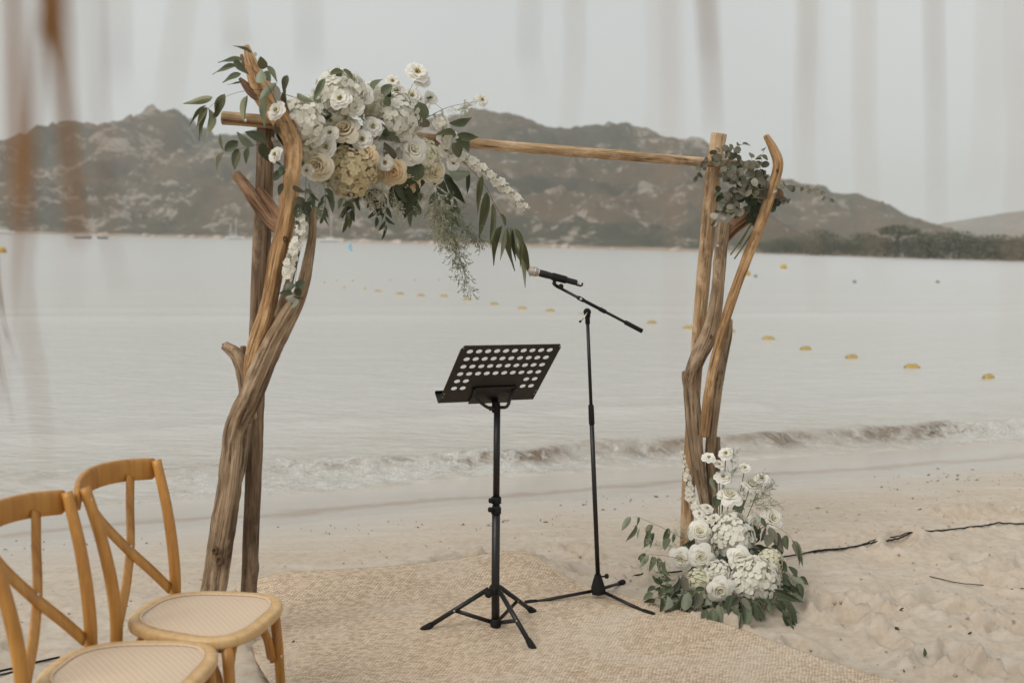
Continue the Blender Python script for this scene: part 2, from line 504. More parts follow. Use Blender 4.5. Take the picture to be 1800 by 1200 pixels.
# ------------------------------------------------------------------ sea
def sea_material():
    t = NT('sea_water'); co = t.coord('Object')
    foam = t.attr('foam', 'Fac'); sh = t.attr('shore', 'Fac')
    rot = (0, 0, -0.393)
    r1 = t.noise(t.mapping(co, (0.5, 1.7, 1), rot), 1, 4, 0.6, 0.5)
    r2 = t.noise(t.mapping(co, (3.2, 9, 1), rot), 1, 4, 0.6, 0.4)
    r3 = t.noise(t.mapping(co, (16, 30, 1), rot), 1, 3, 0.6)
    h = t.math('ADD', t.math('MULTIPLY', r1, 0.45), t.math('ADD', t.math('MULTIPLY', r2, 0.62), t.math('MULTIPLY', r3, 0.10)))
    # cloudy, sandy shallows fading into grey-green further out
    near_ = t.maprange(sh, 7.3, 11.0, 1, 0)
    far_ = t.maprange(sh, 10, 60, 0, 1)
    body = t.mix(far_, (0.54, 0.525, 0.495), (0.57, 0.567, 0.555))
    body = t.mix(t.math('MULTIPLY', near_, t.maprange(r2, 0.3, 0.7, 0.1, 0.6)), body, (0.36, 0.29, 0.21))
    fn = t.noise(t.mapping(co, (9, 13, 9), rot), 1, 6, 0.72, 0.8)
    sf = t.noise(t.mapping(co, (5, 16, 5), rot, (4, 2, 1)), 1, 6, 0.75, 1.0)
    body = t.mix(t.math('MULTIPLY', t.attr('silt', 'Fac'), t.maprange(sf, 0.38, 0.56, 0.15, 1.0)), body, (0.13, 0.085, 0.05))
    fn2 = t.noise(co, 55, 4, 0.7)
    fm = t.math('ADD', foam, t.math('MULTIPLY', t.math('SUBTRACT', fn, 0.5), 1.7))
    fmask = t.ramp(fm, (0.47, 0.0), (0.70, 1.0))
    fmask = t.math('MULTIPLY', fmask, t.maprange(fn2, 0.36, 0.58, 0.25, 1.0))
    fmask = t.math('MULTIPLY', fmask, t.maprange(foam, 0.02, 0.12, 0, 1))
    col = t.mix(fmask, body, (0.74, 0.73, 0.70))
    hh = t.math('ADD', h, t.math('MULTIPLY', t.math('MULTIPLY', fmask, fn2), 0.25))
    t.b.inputs['IOR'].default_value = 1.333
    return t.set(Base_Color=col, Roughness=t.math('ADD', 0.20, t.math('MULTIPLY', fmask, 0.5)), Normal=t.bump(hh, 0.85, 0.055))
M['sea'] = sea_material()
U2 = axis(-6.5, 9.5, 0.03, -2600, 2600, 1.09)
S2 = axis(6.6, 9.4, 0.02, 6.4, 2700, 1.035)
UU, SS = np.meshgrid(U2, S2, indexing='ij')
SX, SY = xy(UU, SS)
lf = 1 - sst(0.3, 3.0, UU)                                        # the broken, foamy part of the wave (left)
crest = 7.72 + 0.36 * lf + 0.16 * (fbm(UU * 0.55, UU * 0, 3, 61) - 0.5) * 2 + 0.06 * (fbm(UU * 3, UU * 0, 2, 62) - 0.5)
toe = 7.30 + 0.22 * (fbm(UU * 0.7, UU * 0 + 4, 3, 63) - 0.5) + 0.10 * (fbm(UU * 5, UU * 0 + 4, 2, 66) - 0.5)
dd = SS - crest
amp = (0.115 - 0.05 * lf) * (0.75 + 0.5 * fbm(UU * 1.3, UU * 0 + 9, 2, 64))
prof = np.where(dd < 0, np.exp(-(dd / (0.09 + 0.17 * lf)) ** 2), np.exp(-(dd / 0.33) ** 2))
SZ = SEA_Z + amp * prof
second = 9.9 + 0.3 * (fbm(UU * 0.4, UU * 0 + 2, 3, 71) - 0.5)
SZ = SZ + 0.028 * np.exp(-((SS - second) / 0.25) ** 2) * sst(0.4, 0.6, fbm(UU * 0.5, UU * 0 + 3, 2, 72))
for s0, a0, w0 in ((23.5, 0.065, 0.5), (26.5, 0.035, 0.5), (34, 0.02, 0.8)):
    ln = s0 + 1.6 * (fbm(UU * 0.09, UU * 0 + s0, 3, 81) - 0.5)
    SZ = SZ + a0 * np.exp(-((SS - ln) / w0) ** 2) * (0.35 + fbm(UU * 0.14, UU * 0 + s0, 2, 82))
SZ = SZ + (fbm(UU * 0.55, SS * 1.5, 3, 91) - 0.5) * 0.012 * sst(8.6, 14, SS) * (1 - sst(60, 140, SS))
SZ = SZ + (fbm(UU * 2.2, SS * 5.0, 3, 95) - 0.5) * 0.014 * sst(7.3, 8.5, SS) * (1 - sst(18, 30, SS))
inb = sst(-0.06, 0.10, SS - toe) * (1 - sst(0.02, 0.22, dd))
foam = inb * (0.46 - 0.05 * lf + 0.9 * (fbm(UU * 1.1, SS * 2, 2, 65) - 0.5))
foam = np.maximum(foam, 0.62 * np.exp(-((SS - toe) / 0.06) ** 2) * (0.55 + 0.2 * lf))
foam = np.maximum(foam, 0.55 * lf * sst(0.0, 0.3, dd) * (1 - sst(0.3, 0.75, dd)) * fbm(UU * 1.5, SS * 3, 3, 67))
lump = (fbm(UU * 9, SS * 11, 4, 68) - 0.35) * 0.055
SZ = SZ + np.clip(foam, 0, 1) * lump
chop = (fbm(UU * 4.5, SS * 6, 3, 69) - 0.5) * 0.05 * np.exp(-(dd / 0.3) ** 2)
SZ = SZ + chop
SZ = SZ - 0.05 * (1 - sst(-0.16, 0.02, SS - toe))                 # the sheet dives under the sand at the swash edge
silt = np.clip(np.exp(-((dd + 0.06) / 0.11) ** 2) * (0.35 + 1.6 * (fbm(UU * 3.5, SS * 8, 3, 73) - 0.35)) * (1 - 0.45 * lf), 0, 1)
sea = tag(grid_mesh('sea', SX, SY, SZ, M['sea'], {'foam': foam, 'shore': SS, 'silt': silt}), kind='structure')

# ------------------------------------------------------------------ hills and far shore
def shore_y(x):
    return np.interp(x, (-900, -224, -76, 0, 81, 121, 400, 900), (620, 500, 452, 372, 330, 262, 215, 190))
def hill_material():
    t = NT('hill_scrub'); co = t.coord('Object')
    zz = t.new('SeparateXYZ'); t.put(zz.inputs[0], co)
    a = t.noise(co, 0.011, 5, 0.6, 0.6); b = t.noise(co, 0.035, 6, 0.7, 0.5); c = t.noise(co, 0.14, 6, 0.75)
    scrub = t.mix(b, (0.054, 0.052, 0.032), (0.125, 0.105, 0.064))
    scrub = t.mix(t.ramp(c, (0.35, 0.0), (0.65, 1.0)), scrub, (0.060, 0.064, 0.038))
    brn = t.ramp(t.noise(t.mapping(co, loc=(900, 300, 0)), 0.0075, 5, 0.6, 0.8), (0.42, 0.0), (0.60, 1.0))
    scrub = t.mix(t.math('MULTIPLY', brn, 0.75), scrub, t.mix(c, (0.12, 0.078, 0.042), (0.21, 0.145, 0.085)))
    rock = t.mix(c, (0.26, 0.21, 0.165), (0.50, 0.43, 0.365))
    k = t.math('ADD', t.math('MULTIPLY', a, 0.4), t.math('MULTIPLY', b, 0.6))
    k = t.math('ADD', k, t.math('MULTIPLY', t.math('SUBTRACT', c, 0.5), 0.55))
    m = t.ramp(k, (0.55, 0.0), (0.60, 0.85))
    col = t.mix(m, scrub, rock)
    low = t.maprange(t.math('ADD', zz.outputs[2], t.math('MULTIPLY', b, -2.0)), 0.1, -0.7, 0, 1)
    col = t.mix(low, col, (0.47, 0.36, 0.27))
    return t.set(Base_Color=col, Roughness=0.95, Normal=t.bump(c, 1.0, 4.0))
M['hill'] = hill_material()
sk_px = np.array([-500, -200, 0, 60, 120, 200, 270, 310, 345, 450, 600, 720, 830, 890, 960, 1050, 1110, 1200, 1300, 1400, 1450, 1520, 1600, 1650, 1720, 1900])
sk_e = np.array([70, 120, 150, 173, 190, 186, 215, 211, 190, 182, 190, 205, 226, 219, 199, 208, 203, 184, 148, 113, 104, 90, 57, 36, 12, 4])
YR = 950.0
def hill(x, y):
    px = 900 + x / YR * F
    H = np.interp(px, sk_px, sk_e) * YR / F
    H = H + 0
    sy = shore_y(x); flat = 34 * sst(30, 90, x) + 380 * sst(100, 210, x)
    t = np.clip((y - sy) / (YR - sy), -0.2, 3)
    t = np.where(t > 0, np.maximum((y - sy - flat) / (YR - sy - flat), 0.002), t)
    f = np.where(t < 1, np.sign(t) * np.abs(t) ** 1.7, 1 - 0.35 * (t - 1))
    n = (fbm(x / 120, y / 120, 5, 101, 0.55) - 0.5) * 34 * np.clip(t, 0, 1) * (1 - 0.75 * sst(0.8, 1.0, t)) * np.clip(H / 90, 0.1, 1)
    g = (np.abs(fbm(x / 60 + 3, y / 150, 4, 111) - 0.5)) * -26 * sst(0, 0.2, t) * (1 - 0.7 * sst(0.85, 1, t)) * np.clip(H / 90, 0, 1)
    rid = 1 - np.abs(2 * fbm(x / 75 + 9, y / 75, 5, 141, 0.6) - 1)
    g = g + (rid ** 3 - 0.40) * 20 * sst(0.02, 0.3, t) * (1 - 0.6 * sst(0.85, 1, t)) * np.clip(H / 90, 0, 1)
    bush = ((fbm(x / 9, y / 9, 4, 121, 0.65) - 0.5) * 5.0 + np.maximum(0, fbm(x / 14, y / 14, 3, 125) - 0.58) * 11) * sst(0.003, 0.06, t) * np.clip(H / 60, 0.25, 1)
    return H * f + n + g + bush + np.minimum(0, t) * 10 + SEA_Z + 0.4 * sst(0, 0.004, t)
_tg = sk_e.astype(float).copy()
_cy = np.linspace(240, 1450, 110)
for _ in range(7):          # settle the ridge heights so that the nearer spurs do not overtop the skyline
    _b = np.interp(np.arange(-500, 1901, 20), sk_px, _tg)
    _px = np.arange(-500, 1901, 20.0)
    _X, _Y = np.meshgrid((_px - 900) / F, _cy, indexing='ij')
    _e = ((hill(_X * _Y, _Y) - 1.6) / _Y * F).max(1)
    _got = np.interp(sk_px, _px, _e)
    sk_e = np.clip(sk_e * np.clip(_tg / np.maximum(_got, 1), 0.6, 1.4), 1, 400)
hx, hy = np.meshgrid(np.arange(-1150, 760, 4.0), np.arange(170, 1500, 4.5), indexing='ij')
hz = np.maximum(hill(hx, hy), -3.0)
tag(grid_mesh('hill', hx, hy, hz, M['hill']), kind='structure')
fx, fy = np.meshgrid(np.arange(300, 2600, 12.0), np.arange(1900, 2900, 14.0), indexing='ij')
fp = 900 + fx / 2400 * F
fH = np.interp(fp, (1150, 1400, 1560, 1620, 1700, 1800, 1950, 2200, 2700), (3, 14, 34, 46, 64, 80, 88, 70, 30)) * 2400 / F
fz = fH * np.exp(-((fy - 2400) / 330) ** 2) + (fbm(fx / 90, fy / 90, 4, 131) - 0.5) * 9 + (fbm(fx / 20, fy / 20, 2, 132) - 0.5) * 5 - 4
tag(grid_mesh('far_hill', fx, fy, fz, M['hill']), kind='structure')

# pines and bushes along the far right shore
M['pine'] = NT('pine_needles')
_t = M['pine']; _n = _t.noise(_t.coord(), 0.8, 3)
_c = _t.mix(_n, (0.045, 0.058, 0.028), (0.11, 0.118, 0.056))
_c = _t.mix(_t.math('MULTIPLY', _t.new('ObjectInfo').outputs['Random'], 0.8), _c, (0.13, 0.115, 0.065))
M['pine'] = _t.set(Base_Color=_c, Roughness=0.9)
M['bark'] = plain('pine_bark', (0.10, 0.07, 0.05), 0.95, 0, 0.2, 0.3, 3)
ORD = ['first', 'second', 'third', 'fourth', 'fifth', 'sixth', 'seventh', 'eighth', 'ninth', 'tenth', 'eleventh', 'twelfth', 'thirteenth', 'fourteenth', 'fifteenth', 'sixteenth', 'seventeenth', 'eighteenth', 'nineteenth', 'twentieth', 'twenty-first', 'twenty-second', 'twenty-third']
def ordinal(i):
    if i < len(ORD): return ORD[i]
    n = i + 1
    t_, u_ = divmod(n, 10)
    return {2: 'twenty', 3: 'thirty', 4: 'forty'}[t_] + '-' + ORD[u_ - 1] if u_ else {3: 'thirtieth', 4: 'fortieth'}[t_]
def far_tree(x, y, h, w, kind, label, seed):
    rg = random.Random(seed)
    z0 = float(hill(np.array(x), np.array(y))) - 0.2
    z0 = max(z0, SEA_Z)
    o = thing('umbrella_pine' if kind else 'shore_tree', label, 'tree', (x, y, z0), 'trees along the far right shore')
    tr = MB()
    top = h * (0.66 if kind else 0.45)
    tr.tube([(0, 0, -0.3), (0.1 * w * rg.uniform(-1, 1), 0, top * 0.5), (0, 0, top), (0, 0, h * 0.9)], [0.045 * h, 0.033 * h, 0.028 * h, 0.008 * h], 7)
    lobes = []
    for k in range(7 if kind else 13):
        a = 2 * math.pi * k / 7 + rg.uniform(-.3, .3); rad = w * 0.5 * rg.uniform(0.35, 0.8)
        c = Vector((math.cos(a) * rad, math.sin(a) * rad, h * (rg.uniform(0.76, 0.92) if kind else (0.16 + 0.66 * (k % 5) / 4) * rg.uniform(.9, 1.05))))
        lobes.append((c, w * (rg.uniform(0.2, 0.3) if kind else rg.uniform(.24, .36)), h * (0.09 if kind else 0.2) * rg.uniform(0.8, 1.2)))
        tr.tube([(0, 0, top * rg.uniform(0.75, 1)), (c.x * 0.5, c.y * 0.5, (top + c.z) / 2 - 0.02 * h), tuple(c)], [0.018 * h, 0.012 * h, 0.005 * h], 5)
    lobes.append((Vector((0, 0, h * (0.92 if kind else 0.8))), w * 0.32, h * (0.09 if kind else 0.2)))
    tr.build('trunk', M['bark'], o)
    cr = MB()
    for c, rx, rz in lobes:
        for k in range(150):
            d = Vector((rg.gauss(0, 1), rg.gauss(0, 1), rg.gauss(0, 1))).normalized() * rg.uniform(0.55, 1.08)
            p = c + Vector((d.x * rx, d.y * rx, d.z * rz))
            b = face((rg.gauss(0, 1), rg.gauss(0, 1), rg.gauss(0, 1) + 0.8)); q = h * rg.uniform(0.022, 0.05)
            cr.add([p + b @ Vector(v) * q for v in ((-1, -.6, 0), (1, -.5, .1), (.8, .7, -.1), (-.7, .6, .1))], [(0, 1, 2, 3)])
    cr.build('crown', M['pine'], o, smooth=False)
spots = [(1345, 424, 55, 0), (1382, 418, 60, 0), (1415, 416, 60, 0), (1450, 406, 72, 0), (1490, 420, 60, 0), (1525, 410, 70, 0), (1577, 396, 66, 1),
         (1556, 416, 62, 0), (1606, 418, 62, 0), (1640, 408, 72, 0), (1690, 406, 84, 0), (1726, 418, 60, 0), (1758, 412, 74, 0), (1795, 414, 65, 0), (1828, 410, 70, 0)]
spots.sort()
for i, (px, ty, w, kind) in enumerate(spots):
    yy = 300.0
    for _ in range(8):
        xx = P(px, 440, yy).x; yy = float(shore_y(xx)) + 7 + 5 * (i % 3)
    tp = P(px, ty, yy)
    g0 = max(SEA_Z, float(hill(np.array(xx), np.array(yy))) - 0.2)
    lab = 'tall flat-crowned umbrella pine rising above the other far shore trees' if kind else ORD[i] + ' tree from the left in the row along the far right shore'
    far_tree(xx, yy, tp.z - g0, w * yy / F, kind, lab, 300 + i)

# pale boulders along the foot of the mountain
M['boulder'] = plain('pale_granite', (0.46, 0.38, 0.31), 0.9, 0, 0.3, 0.3, 0.6, 0.4)
def boulder_mesh(seed):
    rg = random.Random(seed); mb = MB(); n, m = 10, 7
    vs = []
    for j in range(m):
        ph = math.pi * j / (m - 1)
        for k in range(n):
            th = 2 * math.pi * k / n
            d = Vector((math.sin(ph) * math.cos(th), math.sin(ph) * math.sin(th), math.cos(ph)))
            vs.append(d * (1 + 0.55 * mn.noise(d * 1.4 + Vector((seed * 3.1, 0, 0)))))
    mb.add(vs, [(j * n + k, j * n + (k + 1) % n, (j + 1) * n + (k + 1) % n, (j + 1) * n + k) for j in range(m - 1) for k in range(n)])
    return mb.mesh('boulder', M['boulder'], smooth=False)
bms = [boulder_mesh(k) for k in range(4)]
rb_ = random.Random(8)
bp = sorted([rb_.uniform(100, 440) for _ in range(14)] + [rb_.uniform(560, 905) for _ in range(20)] + [rb_.uniform(960, 1200) for _ in range(6)])
for i, px in enumerate(bp):
    yy = 420.0
    for _ in range(8):
        xx = P(px, 425, yy).x; yy = float(shore_y(xx)) - rb_.uniform(0, 2)
    o = bpy.data.objects.new('shore_boulder', bms[i % 4]); COL.objects.link(o)
    sc_ = rb_.uniform(0.7, 1.9)
    o.matrix_basis = Matrix.Translation((xx, yy, SEA_Z + 0.15 * sc_)) @ Matrix.Rotation(rb_.uniform(0, 6), 4, 'Z') @ Matrix.Diagonal((sc_ * 1.5, sc_, sc_ * 0.75, 1))
    tag(o, ordinal(i) + ' small pale boulder from the left along the far waterline', 'boulder', 'pale boulders along the far waterline')
# ------------------------------------------------------------------ boats and floats on the bay
M['hull'] = plain('white_gelcoat', (0.72, 0.71, 0.69), 0.3, 0, 0.5, 0.05, 1)
M['hull_dark'] = plain('dark_hull', (0.06, 0.055, 0.05), 0.5)
M['mast'] = plain('alloy_mast', (0.6, 0.6, 0.6), 0.4, 0.3)
M['yellow'] = plain('yellow_float', (0.50, 0.34, 0.075), 0.5, 0, 0.4, 0.15, 12)
M['blue'] = plain('pale_blue_float', (0.28, 0.48, 0.60), 0.5)
M['grey'] = plain('grey_float', (0.2, 0.2, 0.2), 0.6)
def hull_mesh(L, B, H):
    mb = MB(); n = 12; vs = []
    for i in range(n + 1):
        t = i / n; w = B / 2 * (1 - max(0, (t - 0.45) / 0.55) ** 2.2) * (0.78 + 0.22 * min(1, t * 3)); sh = H * (1 + 0.25 * t * t)
        x = (t - 0.5) * L
        vs += [(x, -w, sh), (x, -w * 0.85, H * 0.4), (x, 0, -0.15 * H), (x, w * 0.85, H * 0.4), (x, w, sh)]
    fs = [(i * 5 + k, (i + 1) * 5 + k, (i + 1) * 5 + k + 1, i * 5 + k + 1) for i in range(n) for k in range(4)]
    fs += [(i * 5 + 4, (i + 1) * 5 + 4, (i + 1) * 5, i * 5) for i in range(n)] + [(0, 1, 2, 3, 4)]
    mb.add(vs, fs); return mb
def sailboat(px, y, mast_px, label, L=8.0, rz=0.4):
    p = P(px, 420, y)
    o = thing('sailboat', label, 'sailboat', (p.x, y, SEA_Z), 'sailboats moored below the mountain', rz)
    hull_mesh(L, L * 0.3, L * 0.11).build('hull', M['hull'], o)
    mb = MB(); mb.box((0.3, 0, L * 0.15), L * 0.34, L * 0.17, L * 0.08); mb.build('cabin', M['hull'], o, bevel=0.1)
    H = mast_px * y / F
    mb = MB(); mb.tube([(L * 0.1, 0, L * 0.1), (L * 0.1, 0, H)], [0.16, 0.11], 8); mb.build('mast', M['mast'], o)
    mb = MB(); mb.tube([(L * 0.1, 0, L * 0.25), (-L * 0.34, 0, L * 0.26)], 0.12, 6); mb.build('boom', M['mast'], o)
    mb = MB()
    for e in (L * 0.5, -L * 0.5): mb.tube([(L * 0.1, 0, H), (e, 0, L * 0.12)], 0.02, 4)
    mb.build('rigging', M['mast'], o)
sailboat(412, 440, 38, 'white sailboat with a bare mast just left of the left wooden post', 8, 0.9)
sailboat(578, 400, 62, 'white sailboat with the tallest mast right of the left arch leg', 9, 0.5)
sailboat(404, 462, 28, 'small sailboat with a short mast at the left post, half behind another', 6, 1.2)
p = P(8, 405, 470)
o = thing('motor_cruiser', 'white motor cruiser at the left edge below the mountain', 'boat', (p.x, 470, SEA_Z), None, 0.2)
hull_mesh(9, 3, 1.1).build('hull', M['hull'], o)
mb = MB(); mb.box((-0.3, 0, 1.9), 4.2, 2.2, 1.3); mb.build('cabin', M['hull'], o, bevel=0.15)
mb = MB(); mb.box((-0.3, 0, 2.05), 4.25, 2.25, 0.45); mb.build('window_band', M['hull_dark'], o)
mb = MB(); mb.box((-0.8, 0, 3.0), 2.6, 2.0, 0.12); mb.build('roof', M['hull'], o)
p = P(146, 417, 270)
for k, (dx, L, lab) in enumerate(((0, 4.2, 'low dark rowing boat lying off the left shore'), (3.6, 2.6, 'smaller dark dinghy just right of the dark rowing boat'))):
    o = thing('rowing_boat', lab, 'boat', (p.x + dx, 270 + k * 4, SEA_Z), 'dark boats off the left shore', 0.1)
    hull_mesh(L, 1.4, 0.45).build('hull', M['hull_dark'], o)
    mb = MB(); mb.box((0, 0, 0.46), 0.3, 1.2, 0.05); mb.build('thwart', M['hull_dark'], o)
p = W(615, 441)
o = thing('marker_buoy', 'small pale blue marker buoy on the water right of the left leg', 'buoy', p)
mb = MB(); mb.lathe((0, 0, -0.1), (0, 0, 1), [(0.3, 0), (0.36, 0.1), (0.36, 0.35), (0.2, 0.5)], 12); mb.build('float', M['blue'], o)
mb = MB(); mb.lathe((0, 0, 0.38), (0, 0, 1), [(0.14, 0), (0.22, 0.3), (0.25, 0.6), (0.06, 0.85)], 10); mb.build('top_mark', M['blue'], o)

def float_meshes():
    a = MB(); a.lathe((-0.14, 0, 0.02), (1, 0, 0), [(0.02, 0), (0.055, 0.012), (0.064, 0.05), (0.064, 0.23), (0.055, 0.268), (0.02, 0.28)], 14)
    b = MB(); b.tube([(-0.34, 0.01, -0.03), (-0.2, 0, 0.0), (-0.1, 0, 0.085), (0.1, 0, 0.085), (0.2, 0, 0.0), (0.36, -0.01, -0.03)], 0.008, 5)
    return a.mesh('float', M['yellow']), b.mesh('rope', M['hull_dark'])
FA, FB = float_meshes()
floats = [(665, 510), (703, 514), (740, 517), (780, 518), (822, 524), (869, 532), (918, 540), (967, 544), (1022, 552), (1146, 565), (1211, 574), (1282, 580), (1351, 593), (1416, 611), (1497, 626), (1603, 643), (1737, 661)]
nf = len(floats)
for i, (px, py) in enumerate(floats):
    p = W(px, py + 3)
    rz_ = NU.to_2d().angle_signed(Vector((1, 0))) + random.uniform(-.25, .25)
    o = thing('rope_float', ('nearest, largest yellow float at the right end of the float line' if i == nf - 1 else ORD[nf - 1 - i] + ' yellow float from the right along the float line'), 'float', (p.x, p.y, SEA_Z - .012), 'yellow floats in a line across the bay', rz_)
    o.scale = (.8, .8, .75)
    for me, nm in ((FA, 'float_body'), (FB, 'rope')):
        c = bpy.data.objects.new(nm, me); COL.objects.link(c); c.parent = o
SB = MB(); SB.lathe((0, 0, -0.12), (0, 0, 1), [(0.03, 0), (0.14, 0.05), (0.2, 0.15), (0.2, 0.25), (0.14, 0.36), (0.05, 0.41)], 12)
sbm = SB.mesh('mooring_buoy', M['yellow']); sbg = SB.mesh('mooring_buoy', M['grey'])
far_b = [(570, 497), (592, 494), (605, 506), (620, 494), (641, 508), (686, 493), (729, 493), (771, 493)]
for i, (px, py) in enumerate(far_b):
    p = W(px, py); o = bpy.data.objects.new('mooring_buoy', sbm); COL.objects.link(o); o.location = (p.x, p.y, SEA_Z); o.scale = (.21, .21, .21)
    tag(o, ORD[i] + ' from the left of the small distant yellow buoys under the flowers', 'buoy', 'small distant yellow buoys')
for px, py, me, s_, lab in ((4, 444, sbm, 1.6, 'round yellow buoy at the left edge of the picture'), (1312, 484, sbm, 1.3, 'yellow buoy just right of the right arch leg'), (1328, 487, sbg, 0.6, 'small grey buoy beside a yellow one, right of the arch'), (1377, 472, sbm, 1.5, 'pale yellow buoy furthest out, right of the arch'), (1502, 497, sbg, 0.55, 'lone small grey buoy out on the right of the bay'), (1648, 497, sbg, 0.55, 'small grey buoy furthest right on the bay')):
    p = W(px, py); o = bpy.data.objects.new('mooring_buoy', me); COL.objects.link(o); o.location = (p.x, p.y, SEA_Z); o.scale = (s_,) * 3
    tag(o, lab, 'buoy', 'buoys out on the bay')

# ------------------------------------------------------------------ jute rug
def rug_material():
    t = NT('jute'); w = t.attr('weave')
    warp = t.noise(w, 9, 3)
    sep = t.new('SeparateXYZ'); t.put(sep.inputs[0], w)
    x = t.math('ADD', t.math('MULTIPLY', sep.outputs[0], 62.0), t.math('MULTIPLY', warp, 1.6))
    y = t.math('ADD', t.math('MULTIPLY', sep.outputs[1], 102.0), t.math('MULTIPLY', warp, 2.0))
    row = t.math('FLOOR', y)
    xs = t.math('ADD', x, t.math('MULTIPLY', row, 0.5))
    fx_ = t.math('ABSOLUTE', t.math('SINE', t.math('MULTIPLY', xs, math.pi)))
    fy_ = t.math('ABSOLUTE', t.math('SINE', t.math('MULTIPLY', y, math.pi)))
    knot = t.math('POWER', t.math('MULTIPLY', fx_, fy_), 0.5)
    cell = t.new('CombineXYZ'); t.put(cell.inputs[0], t.math('FLOOR', xs)); t.put(cell.inputs[1], row)
    wn_ = t.new('TexWhiteNoise'); t.put(wn_.inputs['Vector'], cell.outputs[0])
    base = t.mix(wn_.outputs['Value'], (0.68, 0.49, 0.335), (0.91, 0.75, 0.58))
    base = t.mix(t.math('MULTIPLY', t.noise(w, 2.2, 4, 0.6), 0.35), base, (0.66, 0.48, 0.32))
    dustm = t.math('MULTIPLY', t.ramp(t.noise(w, 1.7, 6, 0.65, 0.4), (0.48, 0.0), (0.70, 1.0)), 0.6)
    base = t.mix(t.math('MULTIPLY', t.ramp(knot, (0.20, 1.0), (0.55, 0.0)), t.maprange(wn_.outputs['Value'], 0.0, 0.6, 1.0, 0.12)), base, (0.17, 0.10, 0.048))
    base = t.mix(dustm, base, (0.70, 0.62, 0.53))
    hh = t.math('MULTIPLY', knot, t.math('SUBTRACT', 1.0, t.math('MULTIPLY', dustm, 0.6)))
    hh = t.math('ADD', hh, t.math('MULTIPLY', t.noise(w, 700, 2), 0.25))
    return t.set(Base_Color=base, Roughness=0.95, Normal=t.bump(hh, 0.9, 0.008))
M['jute'] = rug_material()
na, nb = 190, 240
A, B = np.meshgrid(np.linspace(0, 1, na), np.linspace(0, 1, nb), indexing='ij')
bb = B * RUG_D
aa = A * rug_right(bb) + 0.015 * np.sin(bb * 7) * (1 - A)
edge_w = 0.02 * (fbm(A * 14, B * 0, 3, 150) - 0.5) * (1 - sst(0, 0.1, B))
rx = RUG_BL[0] + aa * RUG_E[0] - (bb + edge_w) * RUG_N[0]
ry = RUG_BL[1] + aa * RUG_E[1] - (bb + edge_w) * RUG_N[1]
rz = z_base(rx, ry) + 0.014 + 0.010 * fbm(rx * 2.2, ry * 2.2, 3, 151) * sst(0, 0.12, A) * (1 - sst(0.88, 1.0, A)) + 0.008 * (fbm(rx * 9, ry * 9, 3, 152) - 0.3) * sst(0, 0.05, A)
rz = rz + 0.014 * np.exp(-((bb - 0.95 - 0.25 * np.sin(aa * 2.2)) / 0.16) ** 2) * sst(0.1, 0.4, A) * (1 - sst(0.6, 1, A)) * fbm(aa * 1.5, bb * 0, 2, 155)
rug = grid_mesh('rug', rx, ry, rz, M['jute'], {'weave': np.stack([aa, bb, 0 * aa], -1)})
sol = rug.modifiers.new('thickness', 'SOLIDIFY'); sol.thickness = 0.014; sol.offset = -1
fib = MB(); rf = random.Random(23)
for k in range(520):
    e_ = rf.choice('rrb'); b_ = rf.random()
    i_, j_ = (na - 1, int(b_ * (nb - 1))) if e_ == 'r' else (int(b_ * (na - 1)), 0)
    q0 = Vector((rx[i_, j_], ry[i_, j_], rz[i_, j_] - .006)); d_ = Vector((RUG_E[0], RUG_E[1], 0)) if e_ == 'r' else Vector((RUG_N[0], RUG_N[1], 0))
    d_ = (d_ + Vector((rf.gauss(0, .7), rf.gauss(0, .7), rf.gauss(.1, .25)))).normalized() * rf.uniform(.008, .03)
    fib.tube([q0, q0 + d_ * .6 + Vector((0, 0, .003)), q0 + d_ + Vector((0, 0, -.004))], .0009, 3, cap=False)
tag(fib.build('loose_fibres', M['jute'], rug), kind='stuff')
tag(rug, 'sand-dusted tan woven jute rug laid under the music stand', 'rug')
def rug_z(x, y):
    k = np.argmin((rx - x) ** 2 + (ry - y) ** 2)
    return float(rz.ravel()[k])

